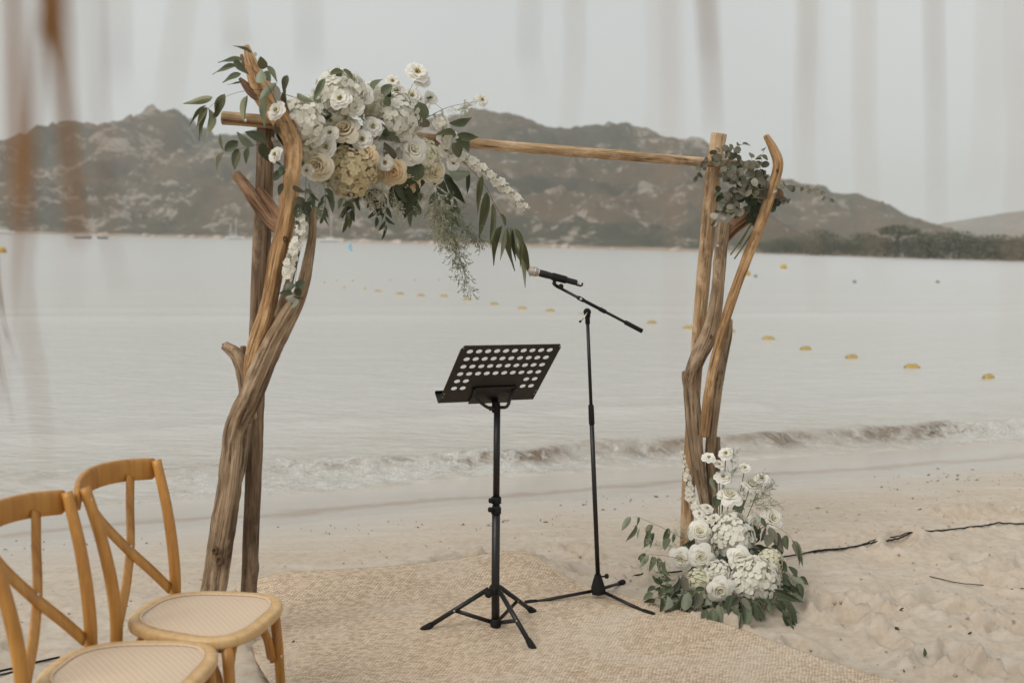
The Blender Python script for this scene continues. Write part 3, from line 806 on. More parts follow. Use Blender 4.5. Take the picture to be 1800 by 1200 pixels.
# ------------------------------------------------------------------ driftwood arch
def logpts(rows):
    return [(*P(px, py, d), w * d / F / 2 * (0.94 if px < 700 else 0.88)) for px, py, w, d in rows]
def make_log(name, rows, mat, parent, origin, seed, lump=0.12, groove=0.11, ends=(0.9, 0.9), seg=44, step=0.012, knots=3, label=None, jag=0.0):
    rg = random.Random(seed)
    q = spline(logpts(rows), step)
    pts = [Vector(v[:3]) for v in q]; rad = [float(v[3]) for v in q]
    n = len(pts); Ltot = sum((pts[i] - pts[i - 1]).length for i in range(1, n))
    kn = [(rg.uniform(0.05, 0.95) * Ltot, rg.uniform(0, 6.28), rg.uniform(0.08, 0.22)) for _ in range(knots)]
    rm = sum(rad) / n
    off = Vector((seed * 7.7, seed * 1.3, 0))
    crack_depth = 0.16 if groove > 0.06 else 0.08
    def crack_at(c, s_, L):
        a = mn.noise(Vector((c * 1.1, s_ * 1.1, L * 0.9 + 11)) + off); b = mn.noise(Vector((c * 2.3, s_ * 2.3, L * 1.3 + 31)) + off)
        m_ = max(0.0, 1 - abs(a) / 0.045) * (1 if mn.noise(Vector((L * 2.5, seed * 3.3, c))) > -0.15 else 0)
        return max(m_, 0.7 * max(0.0, 1 - abs(b) / 0.035) * (1 if mn.noise(Vector((L * 4, seed * 5.3, s_))) > 0.0 else 0))
    def shape(th, L):
        c, s_ = math.cos(th), math.sin(th)
        v = 1 + lump * 1.6 * mn.noise(Vector((c * 0.8, s_ * 0.8, L * 7)) + off)
        v += groove * 1.3 * mn.noise(Vector((c * 2.6, s_ * 2.6, L * 1.6)) + off) + groove * 0.7 * mn.noise(Vector((c * 6, s_ * 6, L * 3)) + off)
        v += lump * 0.5 * mn.noise(Vector((c * 2, s_ * 2, L * 28)) + off)
        v -= crack_depth * crack_at(c, s_, L)
        for kl, kt, ka in kn:
            dt = (th - kt + math.pi) % (2 * math.pi) - math.pi
            v += ka * math.exp(-((L - kl) / (rm * 0.9)) ** 2 - (dt / 0.5) ** 2)
        return v
    # rounded or broken ends
    for e, r in ((0, ends[0]), (1, ends[1])):
        T = (pts[0] - pts[2]).normalized() if e == 0 else (pts[-1] - pts[-3]).normalized()
        base = pts[0].copy() if e == 0 else pts[-1].copy(); rr_ = rad[0] if e == 0 else rad[-1]
        ex = [(0.25 * r * rr_, 0.93), (0.45 * r * rr_, 0.8), (0.6 * r * rr_, 0.55), (0.66 * r * rr_, 0.2)] if r > 0.3 else [(0.04 * rr_, 0.97), (0.06 * rr_, 0.5), (0.08 * rr_, 0.05)]
        for h_, k_ in ex:
            if e == 0: pts.insert(0, base + T * h_); rad.insert(0, rr_ * k_)
            else: pts.append(base + T * h_); rad.append(rr_ * k_)
    mb = MB(); mb.tube(pts, rad, seg, True, shape, True)
    if jag:
        m_ = len(mb.v)
        for i in range(m_ - seg * 6, m_):
            v = Vector(mb.v[i]); k = i % seg
            mb.v[i] = tuple(v + (pts[-1] - pts[-6]).normalized() * jag * (mn.noise(Vector((k * 0.9, seed, 0))) + 0.2) * ((i - (m_ - seg * 6)) / (seg * 6)))
    o = mb.build(name, mat, parent, origin)
    cv = []; LL = 0
    for i in range(len(pts)):
        if i: LL += (pts[i] - pts[i - 1]).length
        cv += [crack_at(math.cos(2 * math.pi * k / seg), math.sin(2 * math.pi * k / seg), LL) for k in range(seg)]
    at = o.data.attributes.new('crack', 'FLOAT', 'POINT'); at.data.foreach_set('value', cv)
    if label: o['label'] = label
    return o
A0 = G(437, 1130); A0.z = 0
arch = thing('wedding_arch', 'rustic ceremony arch of weathered driftwood logs joined by a pole crossbar', 'arch', A0)
def L_(*a, **k): return make_log(*a[:1], a[1], M[a[2]], arch, A0, a[3], **k)
dl = A0.y
L_('post', [(434, 1150, 30, dl), (438, 1030, 30, dl), (445, 850, 31, dl), (452, 640, 32, dl), (459, 457, 33, dl), (464, 330, 33, dl), (467, 222, 33, dl)], 'post_dark', 1, lump=0.04, groove=0.05, ends=(0.1, 0.1), knots=1)
d1 = dl - 0.10
L_('log', [(360, 1165, 50, d1), (370, 1075, 49, d1), (378, 1020, 47, d1), (391, 930, 44, d1), (403, 860, 43, d1), (410, 800, 42, d1), (414, 765, 42, d1), (424, 730, 42, d1 - .01), (441, 695, 42, d1 - .02), (463, 645, 41, d1 - .03), (482, 600, 39, d1 - .03), (504, 560, 33, d1 - .03), (521, 530, 27, d1 - .03), (533, 500, 23, d1 - .03), (542, 460, 20, d1 - .03), (549, 415, 16, d1 - .03), (551, 366, 12, d1 - .03)], 'drift', 2, knots=7, ends=(0.9, 0.15), lump=0.11, groove=0.13, seg=72, step=0.009)
d2 = d1 - 0.03
L_('log', [(432, 735, 18, d1 + .03), (435, 690, 22, d1 + .03), (441, 640, 26, d2 + .04), (451, 600, 29, d2 + .02), (465, 560, 31, d2), (477, 511, 31, d2), (487, 457, 31, d2), (499, 405, 32, d2), (506, 366, 31, d2), (511, 327, 29, d2), (515, 289, 30, d2 + .01), (514, 248, 31, d2 + .04), (494, 207, 34, d2 + .06), (466, 168, 38, d2 + .07), (449, 130, 27, d2 + .07), (438, 98, 16, d2 + .07), (433, 80, 8, d2 + .07)], 'drift_pale', 3, knots=6, ends=(0.5, 0.3), lump=0.14, groove=0.15, seg=64, step=0.009)
d3 = d2 + 0.06
L_('branch', [(497, 408, 24, d2 + .02), (474, 386, 25, d3), (449, 352, 24, d3), (430, 325, 22, d3), (413, 305, 17, d3)], 'drift_red', 4, knots=1, ends=(0.5, 0.1))
L_('branch', [(494, 388, 18, d2 + .03), (477, 364, 20, d3 + .01), (463, 345, 20, d3 + .02), (454, 331, 14, d3 + .02)], 'drift_red', 5, knots=1, ends=(0.5, 0.1))
L_('branch', [(443, 735, 20, d1 + .03), (432, 690, 24, d1 + .03), (427, 655, 24, d1 + .03), (421, 632, 26, d1 + .03), (410, 617, 22, d1 + .03), (396, 607, 15, d1 + .03)], 'drift', 6, knots=3, ends=(0.5, 0.1), lump=0.2, jag=0.02)
L_('branch', [(421, 640, 20, d1 + .04), (428, 622, 15, d1 + .04), (427, 608, 9, d1 + .04)], 'drift', 7, knots=0, lump=0.2, ends=(.5, .1))
L_('branch', [(455, 690, 18, d1 + .05), (472, 610, 19, d1 + .05), (497, 535, 19, d1 + .05), (514, 475, 14, d1 + .05), (523, 440, 10, d1 + .05)], 'drift', 8, knots=2)
L_('branch', [(410, 870, 14, d1 + .04), (424, 820, 18, d1 + .04), (431, 770, 18, d1 + .04), (436, 720, 16, d1 + .04)], 'drift', 9, knots=2)
# splintered top beside the main tip
L_('branch', [(470, 175, 20, d2 + .06), (445, 165, 18, d2 + .06), (430, 148, 13, d2 + .06), (421, 138, 6, d2 + .06)], 'drift_red', 10, knots=0, lump=0.2, ends=(.5, .1))
L_('branch', [(455, 160, 16, d2 + .09), (437, 125, 11, d2 + .09), (426, 103, 8, d2 + .09), (425, 96, 5, d2 + .09)], 'drift_red', 11, knots=0, lump=0.2, ends=(.5, .1))
A1 = P(1238, 990, 5.32)
dr = 5.32
cb_d = lambda px: np.interp(px, (390, 470, 1260, 1330), (dl - .07, dl - .04, dr - .06, dr + .02))
L_('crossbar', [(391, 207, 25, cb_d(391)), (470, 214, 25, cb_d(470)), (640, 233, 23, cb_d(640)), (830, 252, 21, cb_d(830)), (1000, 266, 20, cb_d(1000)), (1150, 278, 19, cb_d(1150)), (1250, 286, 18, cb_d(1250)), (1322, 291, 15, cb_d(1322))], 'pole', 12, lump=0.05, groove=0.05, ends=(0.1, 0.1), knots=7)
L_('post', [(1204, 1010, 26, dr), (1207, 940, 27, dr), (1213, 800, 26, dr), (1227, 600, 26, dr), (1240, 450, 28, dr), (1253, 310, 30, dr), (1264, 236, 31, dr)], 'pole', 13, lump=0.03, groove=0.03, ends=(0.1, 0.1), knots=1)
d4 = dr - 0.09
L_('log', [(1243, 1000, 26, d4), (1240, 900, 18, d4), (1232, 845, 24, d4), (1224, 790, 28, d4), (1218, 725, 32, d4), (1215, 668, 30, d4), (1226, 632, 34, d4), (1246, 590, 33, d4), (1257, 545, 28, d4), (1263, 490, 25, d4), (1268, 440, 24, d4), (1274, 392, 24, d4)], 'drift', 14, knots=5, lump=0.08, groove=0.08, ends=(.8, .3))
L_('branch', [(1216, 700, 24, d4 - .005), (1209, 668, 22, d4 - .005), (1206, 652, 17, d4 - .005)], 'drift', 15, knots=0, ends=(.6, .2))
d5 = dr - 0.17
L_('branch', [(1238, 764, 17, d5), (1243, 715, 19, d5), (1251, 660, 19, d5), (1266, 595, 19, d5), (1287, 525, 20, d5), (1312, 457, 20, d5 - .01), (1339, 388, 20, d5 - .01), (1360, 325, 20, d5 - .01), (1368, 288, 20, d5 - .01), (1359, 262, 17, d5 - .01), (1347, 240, 12, d5 - .01)], 'drift_pale', 16, knots=2, lump=0.07, groove=0.04, ends=(.9, .9))
L_('branch', [(1268, 425, 24, d4 + .02), (1290, 400, 27, d4 + .02), (1320, 376, 27, d4 + .02), (1348, 352, 25, d4 + .02), (1372, 336, 20, d4 + .02)], 'drift_red', 17, knots=2, lump=0.14, ends=(.6, .5))
L_('log', [(1254, 1000, 20, d4 + .04), (1253, 870, 20, d4 + .04), (1249, 790, 20, d4 + .03), (1257, 710, 20, d4 + .03), (1268, 640, 20, d4 + .03), (1278, 590, 19, d4 + .03), (1281, 562, 14, d4 + .03)], 'drift', 18, knots=3, lump=0.1, ends=(.8, .6))
L_('branch', [(1262, 830, 10, d4 + .05), (1261, 795, 11, d4 + .05), (1262, 768, 9, d4 + .05)], 'drift', 19, knots=0, lump=0.2, ends=(.5, .2))
M['knot'] = plain('dark_knot', (0.115, 0.072, 0.042), 0.9, 0, 0.2, 0.4, 90)
for px, py, dd_, r_ in ((377, 968, d1 - .062, .0085), (385, 985, d1 - .062, .011), (500, 420, d2 - .04, .006), (1250, 592, d4 - .046, .006), (1367, 300, d5 - .038, .005)):
    c = P(px, py, dd_); mb = MB(); n_ = 16; vs = []
    for rr2, zz2 in ((1.5, .010), (1.15, .001), (.8, -.001), (.45, .005), (.1, .007)):
        vs += [c + Vector((math.cos(2 * math.pi * k / n_) * r_ * rr2 * (1 + .18 * mn.noise(Vector((k, px, rr2)))), zz2, math.sin(2 * math.pi * k / n_) * r_ * rr2 * 1.5)) for k in range(n_)]
    mb.add(vs, [(i * n_ + k, i * n_ + (k + 1) % n_, (i + 1) * n_ + (k + 1) % n_, (i + 1) * n_ + k) for i in range(4) for k in range(n_)])
    mb.build('knot', M['knot'], arch, A0)
for px, py, dd_ in ((432, 212, cb_d(432) - .042), (1250, 300, dr - .045), (1262, 432, d4 - .035)):
    mb = MB(); c = P(px, py, dd_); mb.lathe(c, (0, -1, 0), [(0.006, 0), (0.006, 0.002), (0.003, 0.003)], 10); mb.build('screw_head', M['steel'], arch, A0)
# ------------------------------------------------------------------ flowers and foliage
def with_tint(me, tint):
    at = me.attributes.new('tint', 'FLOAT', 'POINT'); at.data.foreach_set('value', tint)
    return me
def patch(mb, tint, fn, nu, nv, tf):
    """a petal: fn(a in -1..1, b in 0..1) -> point"""
    k = len(mb.v)
    for j in range(nv + 1):
        for i in range(nu + 1):
            a, b = -1 + 2 * i / nu, j / nv
            mb.v.append(tuple(fn(a, b))); tint.append(tf(a, b))
    for j in range(nv):
        for i in range(nu):
            q = k + j * (nu + 1) + i
            mb.f.append((q, q + 1, q + nu + 2, q + nu + 1))
def rose_mesh(name, mat, seed, openness=1.0):
    rg = random.Random(seed); mb = MB(); tint = []
    layers = [(2, 0.07, 0.13, 0.74, 0.0), (3, 0.15, 0.25, 0.76, 0.06), (3, 0.27, 0.42, 0.70, 0.16), (4, 0.40, 0.62, 0.58, 0.32), (5, 0.55, 0.84, 0.42, 0.5), (5, 0.68, 1.04, 0.24, 0.62)]
    for li, (n, r0, r1, h, fl) in enumerate(layers):
        ph = rg.uniform(0, 6.28)
        for k in range(n):
            p0 = ph + 2 * math.pi * k / n + rg.uniform(-.2, .2)
            w = 2 * math.pi / n * 0.62; hh = h * rg.uniform(0.88, 1.08); r1_ = r1 * rg.uniform(0.88, 1.08) * (1 if li < 3 else openness)
            ripple = rg.uniform(0, 6.28); sp = 0.035 + 0.035 * li / 5
            def fn(a, b):
                be = b * (1 - 0.30 * abs(a) ** 2.6) * (1 + 0.05 * math.cos(a * 3 + ripple))
                r = 0.05 + (r0 - 0.05) * math.sin(min(1, be * 1.7) * math.pi / 2) + (r1_ - r0) * max(0, be - 0.25) ** 2 / 0.5625
                z = hh * math.sin(min(1.0, be * 1.12) * math.pi / 2) - fl * 0.34 * (max(0, be - 0.66) / 0.34) ** 1.6 - 0.34
                z += 0.03 * li / 5 * math.sin(a * 5 + ripple) * be
                th = p0 + a * w * (0.5 + 0.5 * math.sin(min(1, be * 1.4) * math.pi / 2))
                r += sp * a                     # each petal tucks under its neighbour
                return (r * math.cos(th), r * math.sin(th), z)
            patch(mb, tint, fn, 8, 8, lambda a, b: min(1, (li / 5) * 0.7 + 0.4 * b * b))
    k0 = len(mb.v)                                   # closed bud at the heart
    for j in range(5):
        for i in range(10):
            q_ = math.pi / 2 * j / 4; a_ = 2 * math.pi * i / 10 + j * 0.35
            mb.v.append((0.13 * math.cos(q_) * math.cos(a_), 0.13 * math.cos(q_) * math.sin(a_), 0.12 + 0.24 * math.sin(q_))); tint.append(0.15)
    for j in range(4):
        for i in range(10): mb.f.append((k0 + j * 10 + i, k0 + j * 10 + (i + 1) % 10, k0 + (j + 1) * 10 + (i + 1) % 10, k0 + (j + 1) * 10 + i))
    return with_tint(mb.mesh(name, mat), tint)
def lisi_mesh(name, mat, seed):
    rg = random.Random(seed); mb = MB(); tint = []
    for li, (n, R0, h, fl) in enumerate(((5, 0.62, 0.42, 0.15), (6, 0.85, 0.30, 0.3), (6, 1.0, 0.12, 0.45))):
        ph = rg.uniform(0, 6.28)
        for k in range(n):
            p0 = ph + 2 * math.pi * k / n; w = 2 * math.pi / n * 0.68; q = rg.uniform(0, 6.28); rs = rg.uniform(0.9, 1.1)
            def fn(a, b):
                be = b * (1 - 0.2 * a * a)
                r = R0 * rs * be ** 0.85; th = p0 + a * w * (0.45 + 0.55 * b)
                z = h * be ** 0.6 - fl * 0.5 * max(0, be - 0.55) + 0.085 * b * b * math.sin(a * 5.5 + q)
                return (r * math.cos(th), r * math.sin(th), z - 0.1)
            patch(mb, tint, fn, 7, 5, lambda a, b: min(1, 0.15 + b * 1.2))
    return with_tint(mb.mesh(name, mat), tint)
def hyd_mesh(name, mat, seed, n=270, squash=0.8):
    rg = random.Random(seed); mb = MB(); tint = []
    for k in range(n):
        z = 1 - (k + 0.5) / n * 1.55; a = k * 2.39996 + rg.uniform(-.2, .2); r = math.sqrt(max(0, 1 - z * z))
        d = Vector((r * math.cos(a), r * math.sin(a), z))
        c = Vector((d.x, d.y, d.z * squash)) * rg.uniform(0.80, 1.06)
        b = face(d + Vector((rg.gauss(0, .25), rg.gauss(0, .25), rg.gauss(0, .25))), rg.uniform(0, 6.28)); s = rg.uniform(0.11, 0.155)
        for m in range(4):
            t0 = m * math.pi / 2
            def fn(u, v):
                w = 0.66 * math.sin(math.pi * min(0.97, 0.10 + 0.84 * v)) ** 0.7
                x, y = v, u * w
                zz = 0.16 * v - 0.20 * v * v + 0.12 * u * u * v
                p = Vector((x * math.cos(t0) - y * math.sin(t0), x * math.sin(t0) + y * math.cos(t0), zz)) * s
                return c + b @ p
            patch(mb, tint, fn, 2, 4, lambda u, v: 0.25 + 0.75 * v)
    k0 = len(mb.v)                                   # inner body of the head, greenish, seen between florets
    for j in range(6):
        for i in range(10):
            p_, q_ = math.pi * 0.85 * j / 5, 2 * math.pi * i / 10
            mb.v.append((0.72 * math.sin(p_) * math.cos(q_), 0.72 * math.sin(p_) * math.sin(q_), 0.72 * squash * math.cos(p_))); tint.append(0.4)
    for j in range(5):
        for i in range(10): mb.f.append((k0 + j * 10 + i, k0 + j * 10 + (i + 1) % 10, k0 + (j + 1) * 10 + (i + 1) % 10, k0 + (j + 1) * 10 + i))
    return with_tint(mb.mesh(name, mat), tint)
def floret_mesh(name, mat, seed):
    rg = random.Random(seed); mb = MB(); tint = []
    for L, n, s in ((0, 5, 1.0), (1, 4, 0.62)):
        for m in range(n):
            t0 = 2 * math.pi * m / n + L * 0.6; tw = rg.uniform(-.3, .3)
            def fn(u, v):
                w = 0.55 * math.sin(math.pi * min(0.96, 0.15 + 0.8 * v)); x, y = v * s, u * w * s
                zz = (0.5 + 0.3 * L) * v * s - 0.35 * v * v * s + 0.12 * math.sin(u * 4 + tw * 9) * v
                return (x * math.cos(t0) - y * math.sin(t0), x * math.sin(t0) + y * math.cos(t0), zz)
            patch(mb, tint, fn, 4, 3, lambda u, v: 0.2 + 0.8 * v)
    return with_tint(mb.mesh(name, mat), tint)
def centre_mesh():
    mb = MB()
    for k in range(7):
        a = k * 2.4; r = 0.09 * math.sqrt(k / 7)
        mb.lathe((r * math.cos(a), r * math.sin(a), 0.0), (0.5 * math.cos(a), 0.5 * math.sin(a), 1), [(0.03, 0), (0.045, 0.22), (0.06, 0.26), (0.02, 0.32)], 6)
    return mb
M['white'] = petal_mat('white_petal', (0.86, 0.815, 0.63), (0.925, 0.905, 0.86))
M['cream'] = petal_mat('cream_petal', (0.74, 0.61, 0.35), (0.88, 0.82, 0.69))
M['peach'] = petal_mat('peach_petal', (0.68, 0.43, 0.20), (0.86, 0.73, 0.51))
M['hyd_w'] = petal_mat('white_hydrangea', (0.82, 0.795, 0.62), (0.925, 0.905, 0.865))
M['hyd_g'] = petal_mat('green_white_hydrangea', (0.68, 0.67, 0.44), (0.88, 0.85, 0.72))
M['hyd_y'] = petal_mat('cream_hydrangea', (0.56, 0.46, 0.22), (0.80, 0.70, 0.48))
M['stamen'] = plain('stamen', (0.36, 0.30, 0.08), 0.7)
M['leaf'] = leaf_mat('eucalyptus_leaf', (0.158, 0.186, 0.112), (0.078, 0.097, 0.052), (0.30, 0.335, 0.24))
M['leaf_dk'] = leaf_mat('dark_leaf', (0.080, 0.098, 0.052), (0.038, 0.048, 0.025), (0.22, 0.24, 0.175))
M['leaf_ol'] = leaf_mat('olive_leaf', (0.155, 0.16, 0.082), (0.088, 0.094, 0.048), (0.25, 0.26, 0.16))
M['leaf_si'] = leaf_mat('silver_leaf', (0.20, 0.185, 0.135), (0.095, 0.092, 0.062), (0.36, 0.35, 0.285))
M['stem'] = plain('green_stem', (0.10, 0.12, 0.05), 0.7)
M['stem_r'] = plain('reddish_stem', (0.13, 0.065, 0.04), 0.7)
M['spray'] = plain('filler_bloom', (0.52, 0.50, 0.38), 0.8, 0, 0.3, 0.4, 60)
M['spray_g'] = plain('filler_green', (0.20, 0.22, 0.135), 0.8, 0, 0.3, 0.3, 60)
FM = {'rose_w': [rose_mesh('rose', M['white'], k, 0.95 + .1 * k) for k in range(3)], 'rose_c': [rose_mesh('rose', M['cream'], 10 + k) for k in range(3)],
      'rose_p': [rose_mesh('rose', M['peach'], 20 + k) for k in range(2)], 'lisi': [lisi_mesh('lisianthus', M['white'], 30 + k) for k in range(3)],
      'hyd_w': [hyd_mesh('hydrangea', M['hyd_w'], 40 + k) for k in range(2)], 'hyd_g': [hyd_mesh('hydrangea', M['hyd_g'], 45)], 'hyd_y': [hyd_mesh('hydrangea', M['hyd_y'], 46)]}
FLO = [floret_mesh('floret', M['white'], 60 + k) for k in range(3)]
CEN = centre_mesh().mesh('stamens', M['stamen'])
NAME = {'rose_w': 'rose', 'rose_c': 'rose', 'rose_p': 'rose', 'lisi': 'lisianthus', 'hyd_w': 'hydrangea', 'hyd_g': 'hydrangea', 'hyd_y': 'hydrangea'}

def leaf_mesh(mat, kind, bend, fold, tip=0.0):
    mb = MB(); n = 9 if kind == 'lance' else 8
    for i in range(n + 1):
        t = i / n
        if kind == 'lance': w = math.sin(math.pi * t ** 0.75) ** 0.9 * (1 - 0.35 * t)
        elif kind == 'oval': w = math.sin(math.pi * t ** 0.85) ** 0.75
        else: w = math.sqrt(max(0, 1 - (2 * t - 1) ** 2)) * (1.0 if t < 0.9 else 1.05)
        w = max(w, 0.02) * 0.5
        z = -bend * t * t; y0 = tip * t * t
        for q in (-1, -0.5, 0, 0.5, 1):
            mb.v.append((t, y0 + q * w, z + fold * abs(q) * w + 0.02 * math.sin(t * 9 + q * 2)))
    for i in range(n):
        for j in range(4):
            k = i * 5 + j; mb.f.append((k, k + 5, k + 6, k + 1))
    return mb.mesh('leaf', mat)
rv = random.Random(4)
LM = {}
for key, mat in (('leaf', 'leaf'), ('dk', 'leaf_dk'), ('ol', 'leaf_ol'), ('si', 'leaf_si')):
    for kind in ('lance', 'oval', 'round'):
        LM[key, kind] = [leaf_mesh(M[mat], kind, b, f, tp) for b, f, tp in ((0.10, 0.35, 0.05), (0.28, 0.5, -0.08), (-0.06, 0.25, 0.10), (0.18, 0.15, -0.03))]

class Arr:
    """one arrangement: a thing with flowers and sprigs as parts, leaves as sub-parts of their sprig"""
    def __init__(s, name, label, cat, origin, depth, seed):
        s.o = thing(name, label, cat, origin); s.org = Vector(origin); s.depth = depth; s.r = random.Random(seed)
    def P(s, px, py, dz=0.0):
        return P(px, py, s.depth(px, py) + dz)
    def sub(s): return s.o
    def flower(s, kind, px, py, rpx, dz=0.0, n=None, centre=(0, 0)):
        p = s.P(px, py, dz); d = s.depth(px, py) + dz; r = rpx * d / F
        if n is None:
            n = Vector(((px - centre[0]) / 260 + s.r.gauss(0, .15), -1, -(py - centre[1]) / 260 + 0.25 + s.r.gauss(0, .15)))
        b = face(n, s.r.uniform(0, 6.28)); r *= 1.1 if kind[:3] == 'hyd' else 1.02
        o = place(NAME[kind], s.r.choice(FM[kind]), s.o, p, b, (r, r, r * (0.95 if kind[:3] != 'hyd' else 0.95)), s.org)
        if kind == 'lisi':
            c = bpy.data.objects.new('stamens', CEN); COL.objects.link(c); c.parent = o
        return o
    def stem(s, pts, r=0.0016, mat='stem', name='sprig', taper=True):
        q = spline([tuple(p) for p in pts], 0.02); n = len(q)
        mb = MB(); mb.tube([Vector(v) for v in q], [r * (1 - 0.6 * i / (n - 1)) if taper else r for i in range(n)], 6)
        return mb.build(name, M[mat], s.o, s.org), [Vector(v) for v in q]
    def leaf(s, parent, B, T, w, key='leaf', kind='lance', nrm=None, flip=None):
        x = T - B; L = x.length
        z = nrm if nrm is not None else Vector((s.r.gauss(0, .45), -1, s.r.gauss(0.35, .45)))
        if (flip if flip is not None else s.r.random() < 0.15): z = -z
        W_ = w if kind != 'round' else w
        return place('leaf', s.r.choice(LM[key, kind]), parent, B, basis(x, z), (L, W_, L * 0.9), s.org)
    def leaves_px(s, stem_px, lst, key='leaf', kind='lance', dz=0.0, rstem=0.0014, mat='stem_r'):
        """stem and leaves measured in the photograph: lst of (base x, y, tip x, y, width)"""
        st, _ = s.stem([s.P(px, py, dz + s.r.uniform(-.01, .01)) for px, py in stem_px], rstem, mat)
        for e in lst:
            bx, by, tx, ty, w = e[:5]; kk = e[5] if len(e) > 5 else kind; ky = e[6] if len(e) > 6 else key
            jb = s.r.uniform(-.015, .015); jt = s.r.uniform(-.04, .03)
            B, T = s.P(bx, by, dz + jb), s.P(tx, ty, dz + jb + jt)
            s.leaf(st, B, T, w * s.depth(bx, by) / F, ky, kk)
        return st
    def sprig(s, pts, n, ln, w, key='leaf', kind='oval', ang=55, droop=0.5, start=0.15, mat='stem', r=0.0015, jit=0.25, pair=True):
        """a stem through world points with alternating or paired leaves along it"""
        st, q = s.stem(pts, r, mat)
        m = len(q)
        for k in range(n):
            t = start + (1 - start) * (k + 0.5) / n
            i = min(m - 2, int(t * (m - 1)))
            B = q[i]; T = (q[i + 1] - q[i]).normalized()
            side = T.cross(Vector((0.15, -1, 0.2))).normalized() * (1 if k % 2 else -1)
            if s.r.random() < 0.3: side = (side + Vector((0, s.r.choice((-1, 1)), 0))).normalized()
            a = R(ang + s.r.uniform(-18, 18))
            d = T * math.cos(a) + side * math.sin(a) + Vector((s.r.gauss(0, jit), s.r.gauss(0, jit), s.r.gauss(0, jit) - droop))
            if k == n - 1: d = T + Vector((0, 0, -droop * 0.5))
            L = ln * s.r.uniform(0.72, 1.15) * (1 - 0.35 * t)
            s.leaf(st, B, B + d.normalized() * L, w * L / ln * s.r.uniform(0.85, 1.15), key, kind, Vector((s.r.gauss(0, .6), -0.9, s.r.gauss(0.4, .5))))
        return st
    def spike(s, pts, n, r0, r1, name='flower_spike', mat='stem', bud=0.0):
        st, q = s.stem(pts, 0.0022, mat, name)
        m = len(q)
        for k in range(n):
            t = (k + 0.3) / n; i = min(m - 2, int(t * (m - 1)))
            T = (q[i + 1] - q[i]).normalized(); a = k * 2.4 + s.r.uniform(-.3, .3)
            e1 = T.cross(Vector((0, -1, 0.1))).normalized(); e2 = T.cross(e1)
            d = (e1 * math.cos(a) + e2 * math.sin(a)).normalized()
            r = (r0 + (r1 - r0) * t) * s.r.uniform(0.85, 1.15)
            place('floret', s.r.choice(FLO), st, q[i] + d * r * 0.7, face(d + Vector((0, -0.5, 0.1)), s.r.uniform(0, 6)), (r, r, r), s.org)
        return st
    def spray(s, pts, n, length, spread, bead, key='spray', down=0.3, name='filler_spray', fan=0.5, twig=0.00045):
        """fine branching filler: hair-thin twigs set with tiny buds (too small to pick apart)"""
        mb = MB(); q = [Vector(v) for v in spline([tuple(p) for p in pts], 0.012)]; m = len(q)
        ax = (q[-1] - q[0]).normalized()
        mb.tube(q, [0.001 * (1 - 0.5 * i / m) for i in range(m)], 4)
        def budat(p):
            b = bead * s.r.uniform(0.6, 1.3)
            vs = [p + Vector(v) * b for v in ((1, 0, 0), (0, 1, 0), (-1, 0, 0), (0, -1, 0), (0, 0, 1.2), (0, 0, -1.2))]
            mb.add(vs, [(0, 1, 4), (1, 2, 4), (2, 3, 4), (3, 0, 4), (1, 0, 5), (2, 1, 5), (3, 2, 5), (0, 3, 5)])
        for k in range(n):
            i = int((0.15 + 0.85 * s.r.random()) * (m - 2)); b = q[i]
            t = i / m
            d = (ax * fan + Vector((s.r.gauss(0, spread), s.r.gauss(0, spread), s.r.gauss(0, spread) - down))).normalized()
            L = length * s.r.uniform(0.4, 1.0) * (1.05 - 0.5 * t)
            c = b + d * L * 0.5 + Vector((s.r.gauss(0, .1), s.r.gauss(0, .1), s.r.gauss(0, .1))) * L * 0.4
            e = b + d * L
            mb.tube([b, c, e], twig, 3, cap=False)
            for h in range(5):
                u = s.r.uniform(0.35, 1.0); p0 = b.lerp(c, u * 2) if u < .5 else c.lerp(e, u * 2 - 1)
                dd = (d + Vector((s.r.gauss(0, .6), s.r.gauss(0, .6), s.r.gauss(0, .6)))).normalized() * L * 0.22
                mb.tube([p0, p0 + dd], twig * 0.7, 3, cap=False); budat(p0 + dd); budat(p0 + dd * 0.6)
            budat(e)
        o = mb.build(name, M[key], s.o, s.org); o['kind'] = 'stuff'
        return o

# ---- the arrangement on the crossbar
def top_depth(px, py):
    return float(cb_d(px)) - 0.07
TC = (640, 240)
p0 = P(620, 235, float(cb_d(620)))
ta = Arr('floral_garland', 'lush white and cream flower garland with eucalyptus tied over the left crossbar', 'flowers', p0, top_depth, 101)
fl = lambda k, x, y, r, dz=0.0: ta.flower(k, x, y, r, dz, None, TC)
fl('hyd_w', 596, 168, 42, .03); fl('hyd_w', 530, 214, 42, .0); fl('hyd_g', 536, 252, 30, .02); fl('hyd_w', 692, 206, 42, .01); fl('hyd_g', 738, 278, 32, .02)
fl('hyd_y', 615, 301, 42, -.02); fl('hyd_g', 655, 188, 26, .04); fl('hyd_y', 655, 298, 22, .02); fl('hyd_g', 575, 205, 30, .06)
fl('hyd_w', 655, 168, 22, .03); fl('rose_w', 707, 232, 17, -.05); fl('rose_w', 630, 164, 25, -.02); fl('rose_c', 605, 226, 28, -.03); fl('rose_c', 557, 291, 30, -.04); fl('rose_p', 643, 273, 23, -.08); fl('rose_p', 691, 303, 27, -.06)
fl('rose_w', 727, 262, 26, -.05); fl('rose_p', 722, 322, 21, -.01); fl('rose_c', 764, 302, 24, -.03); fl('rose_p', 662, 300, 18, -.01)
for x, y, r in ((598, 174, 20), (623, 190, 17), (556, 241, 18), (580, 234, 16), (574, 259, 19), (637, 246, 20), (676, 286, 16), (656, 223, 19), (486, 194, 19), (484, 272, 16), (655, 230, 14), (540, 300, 13)):
    fl('lisi', x, y, r, -.06)
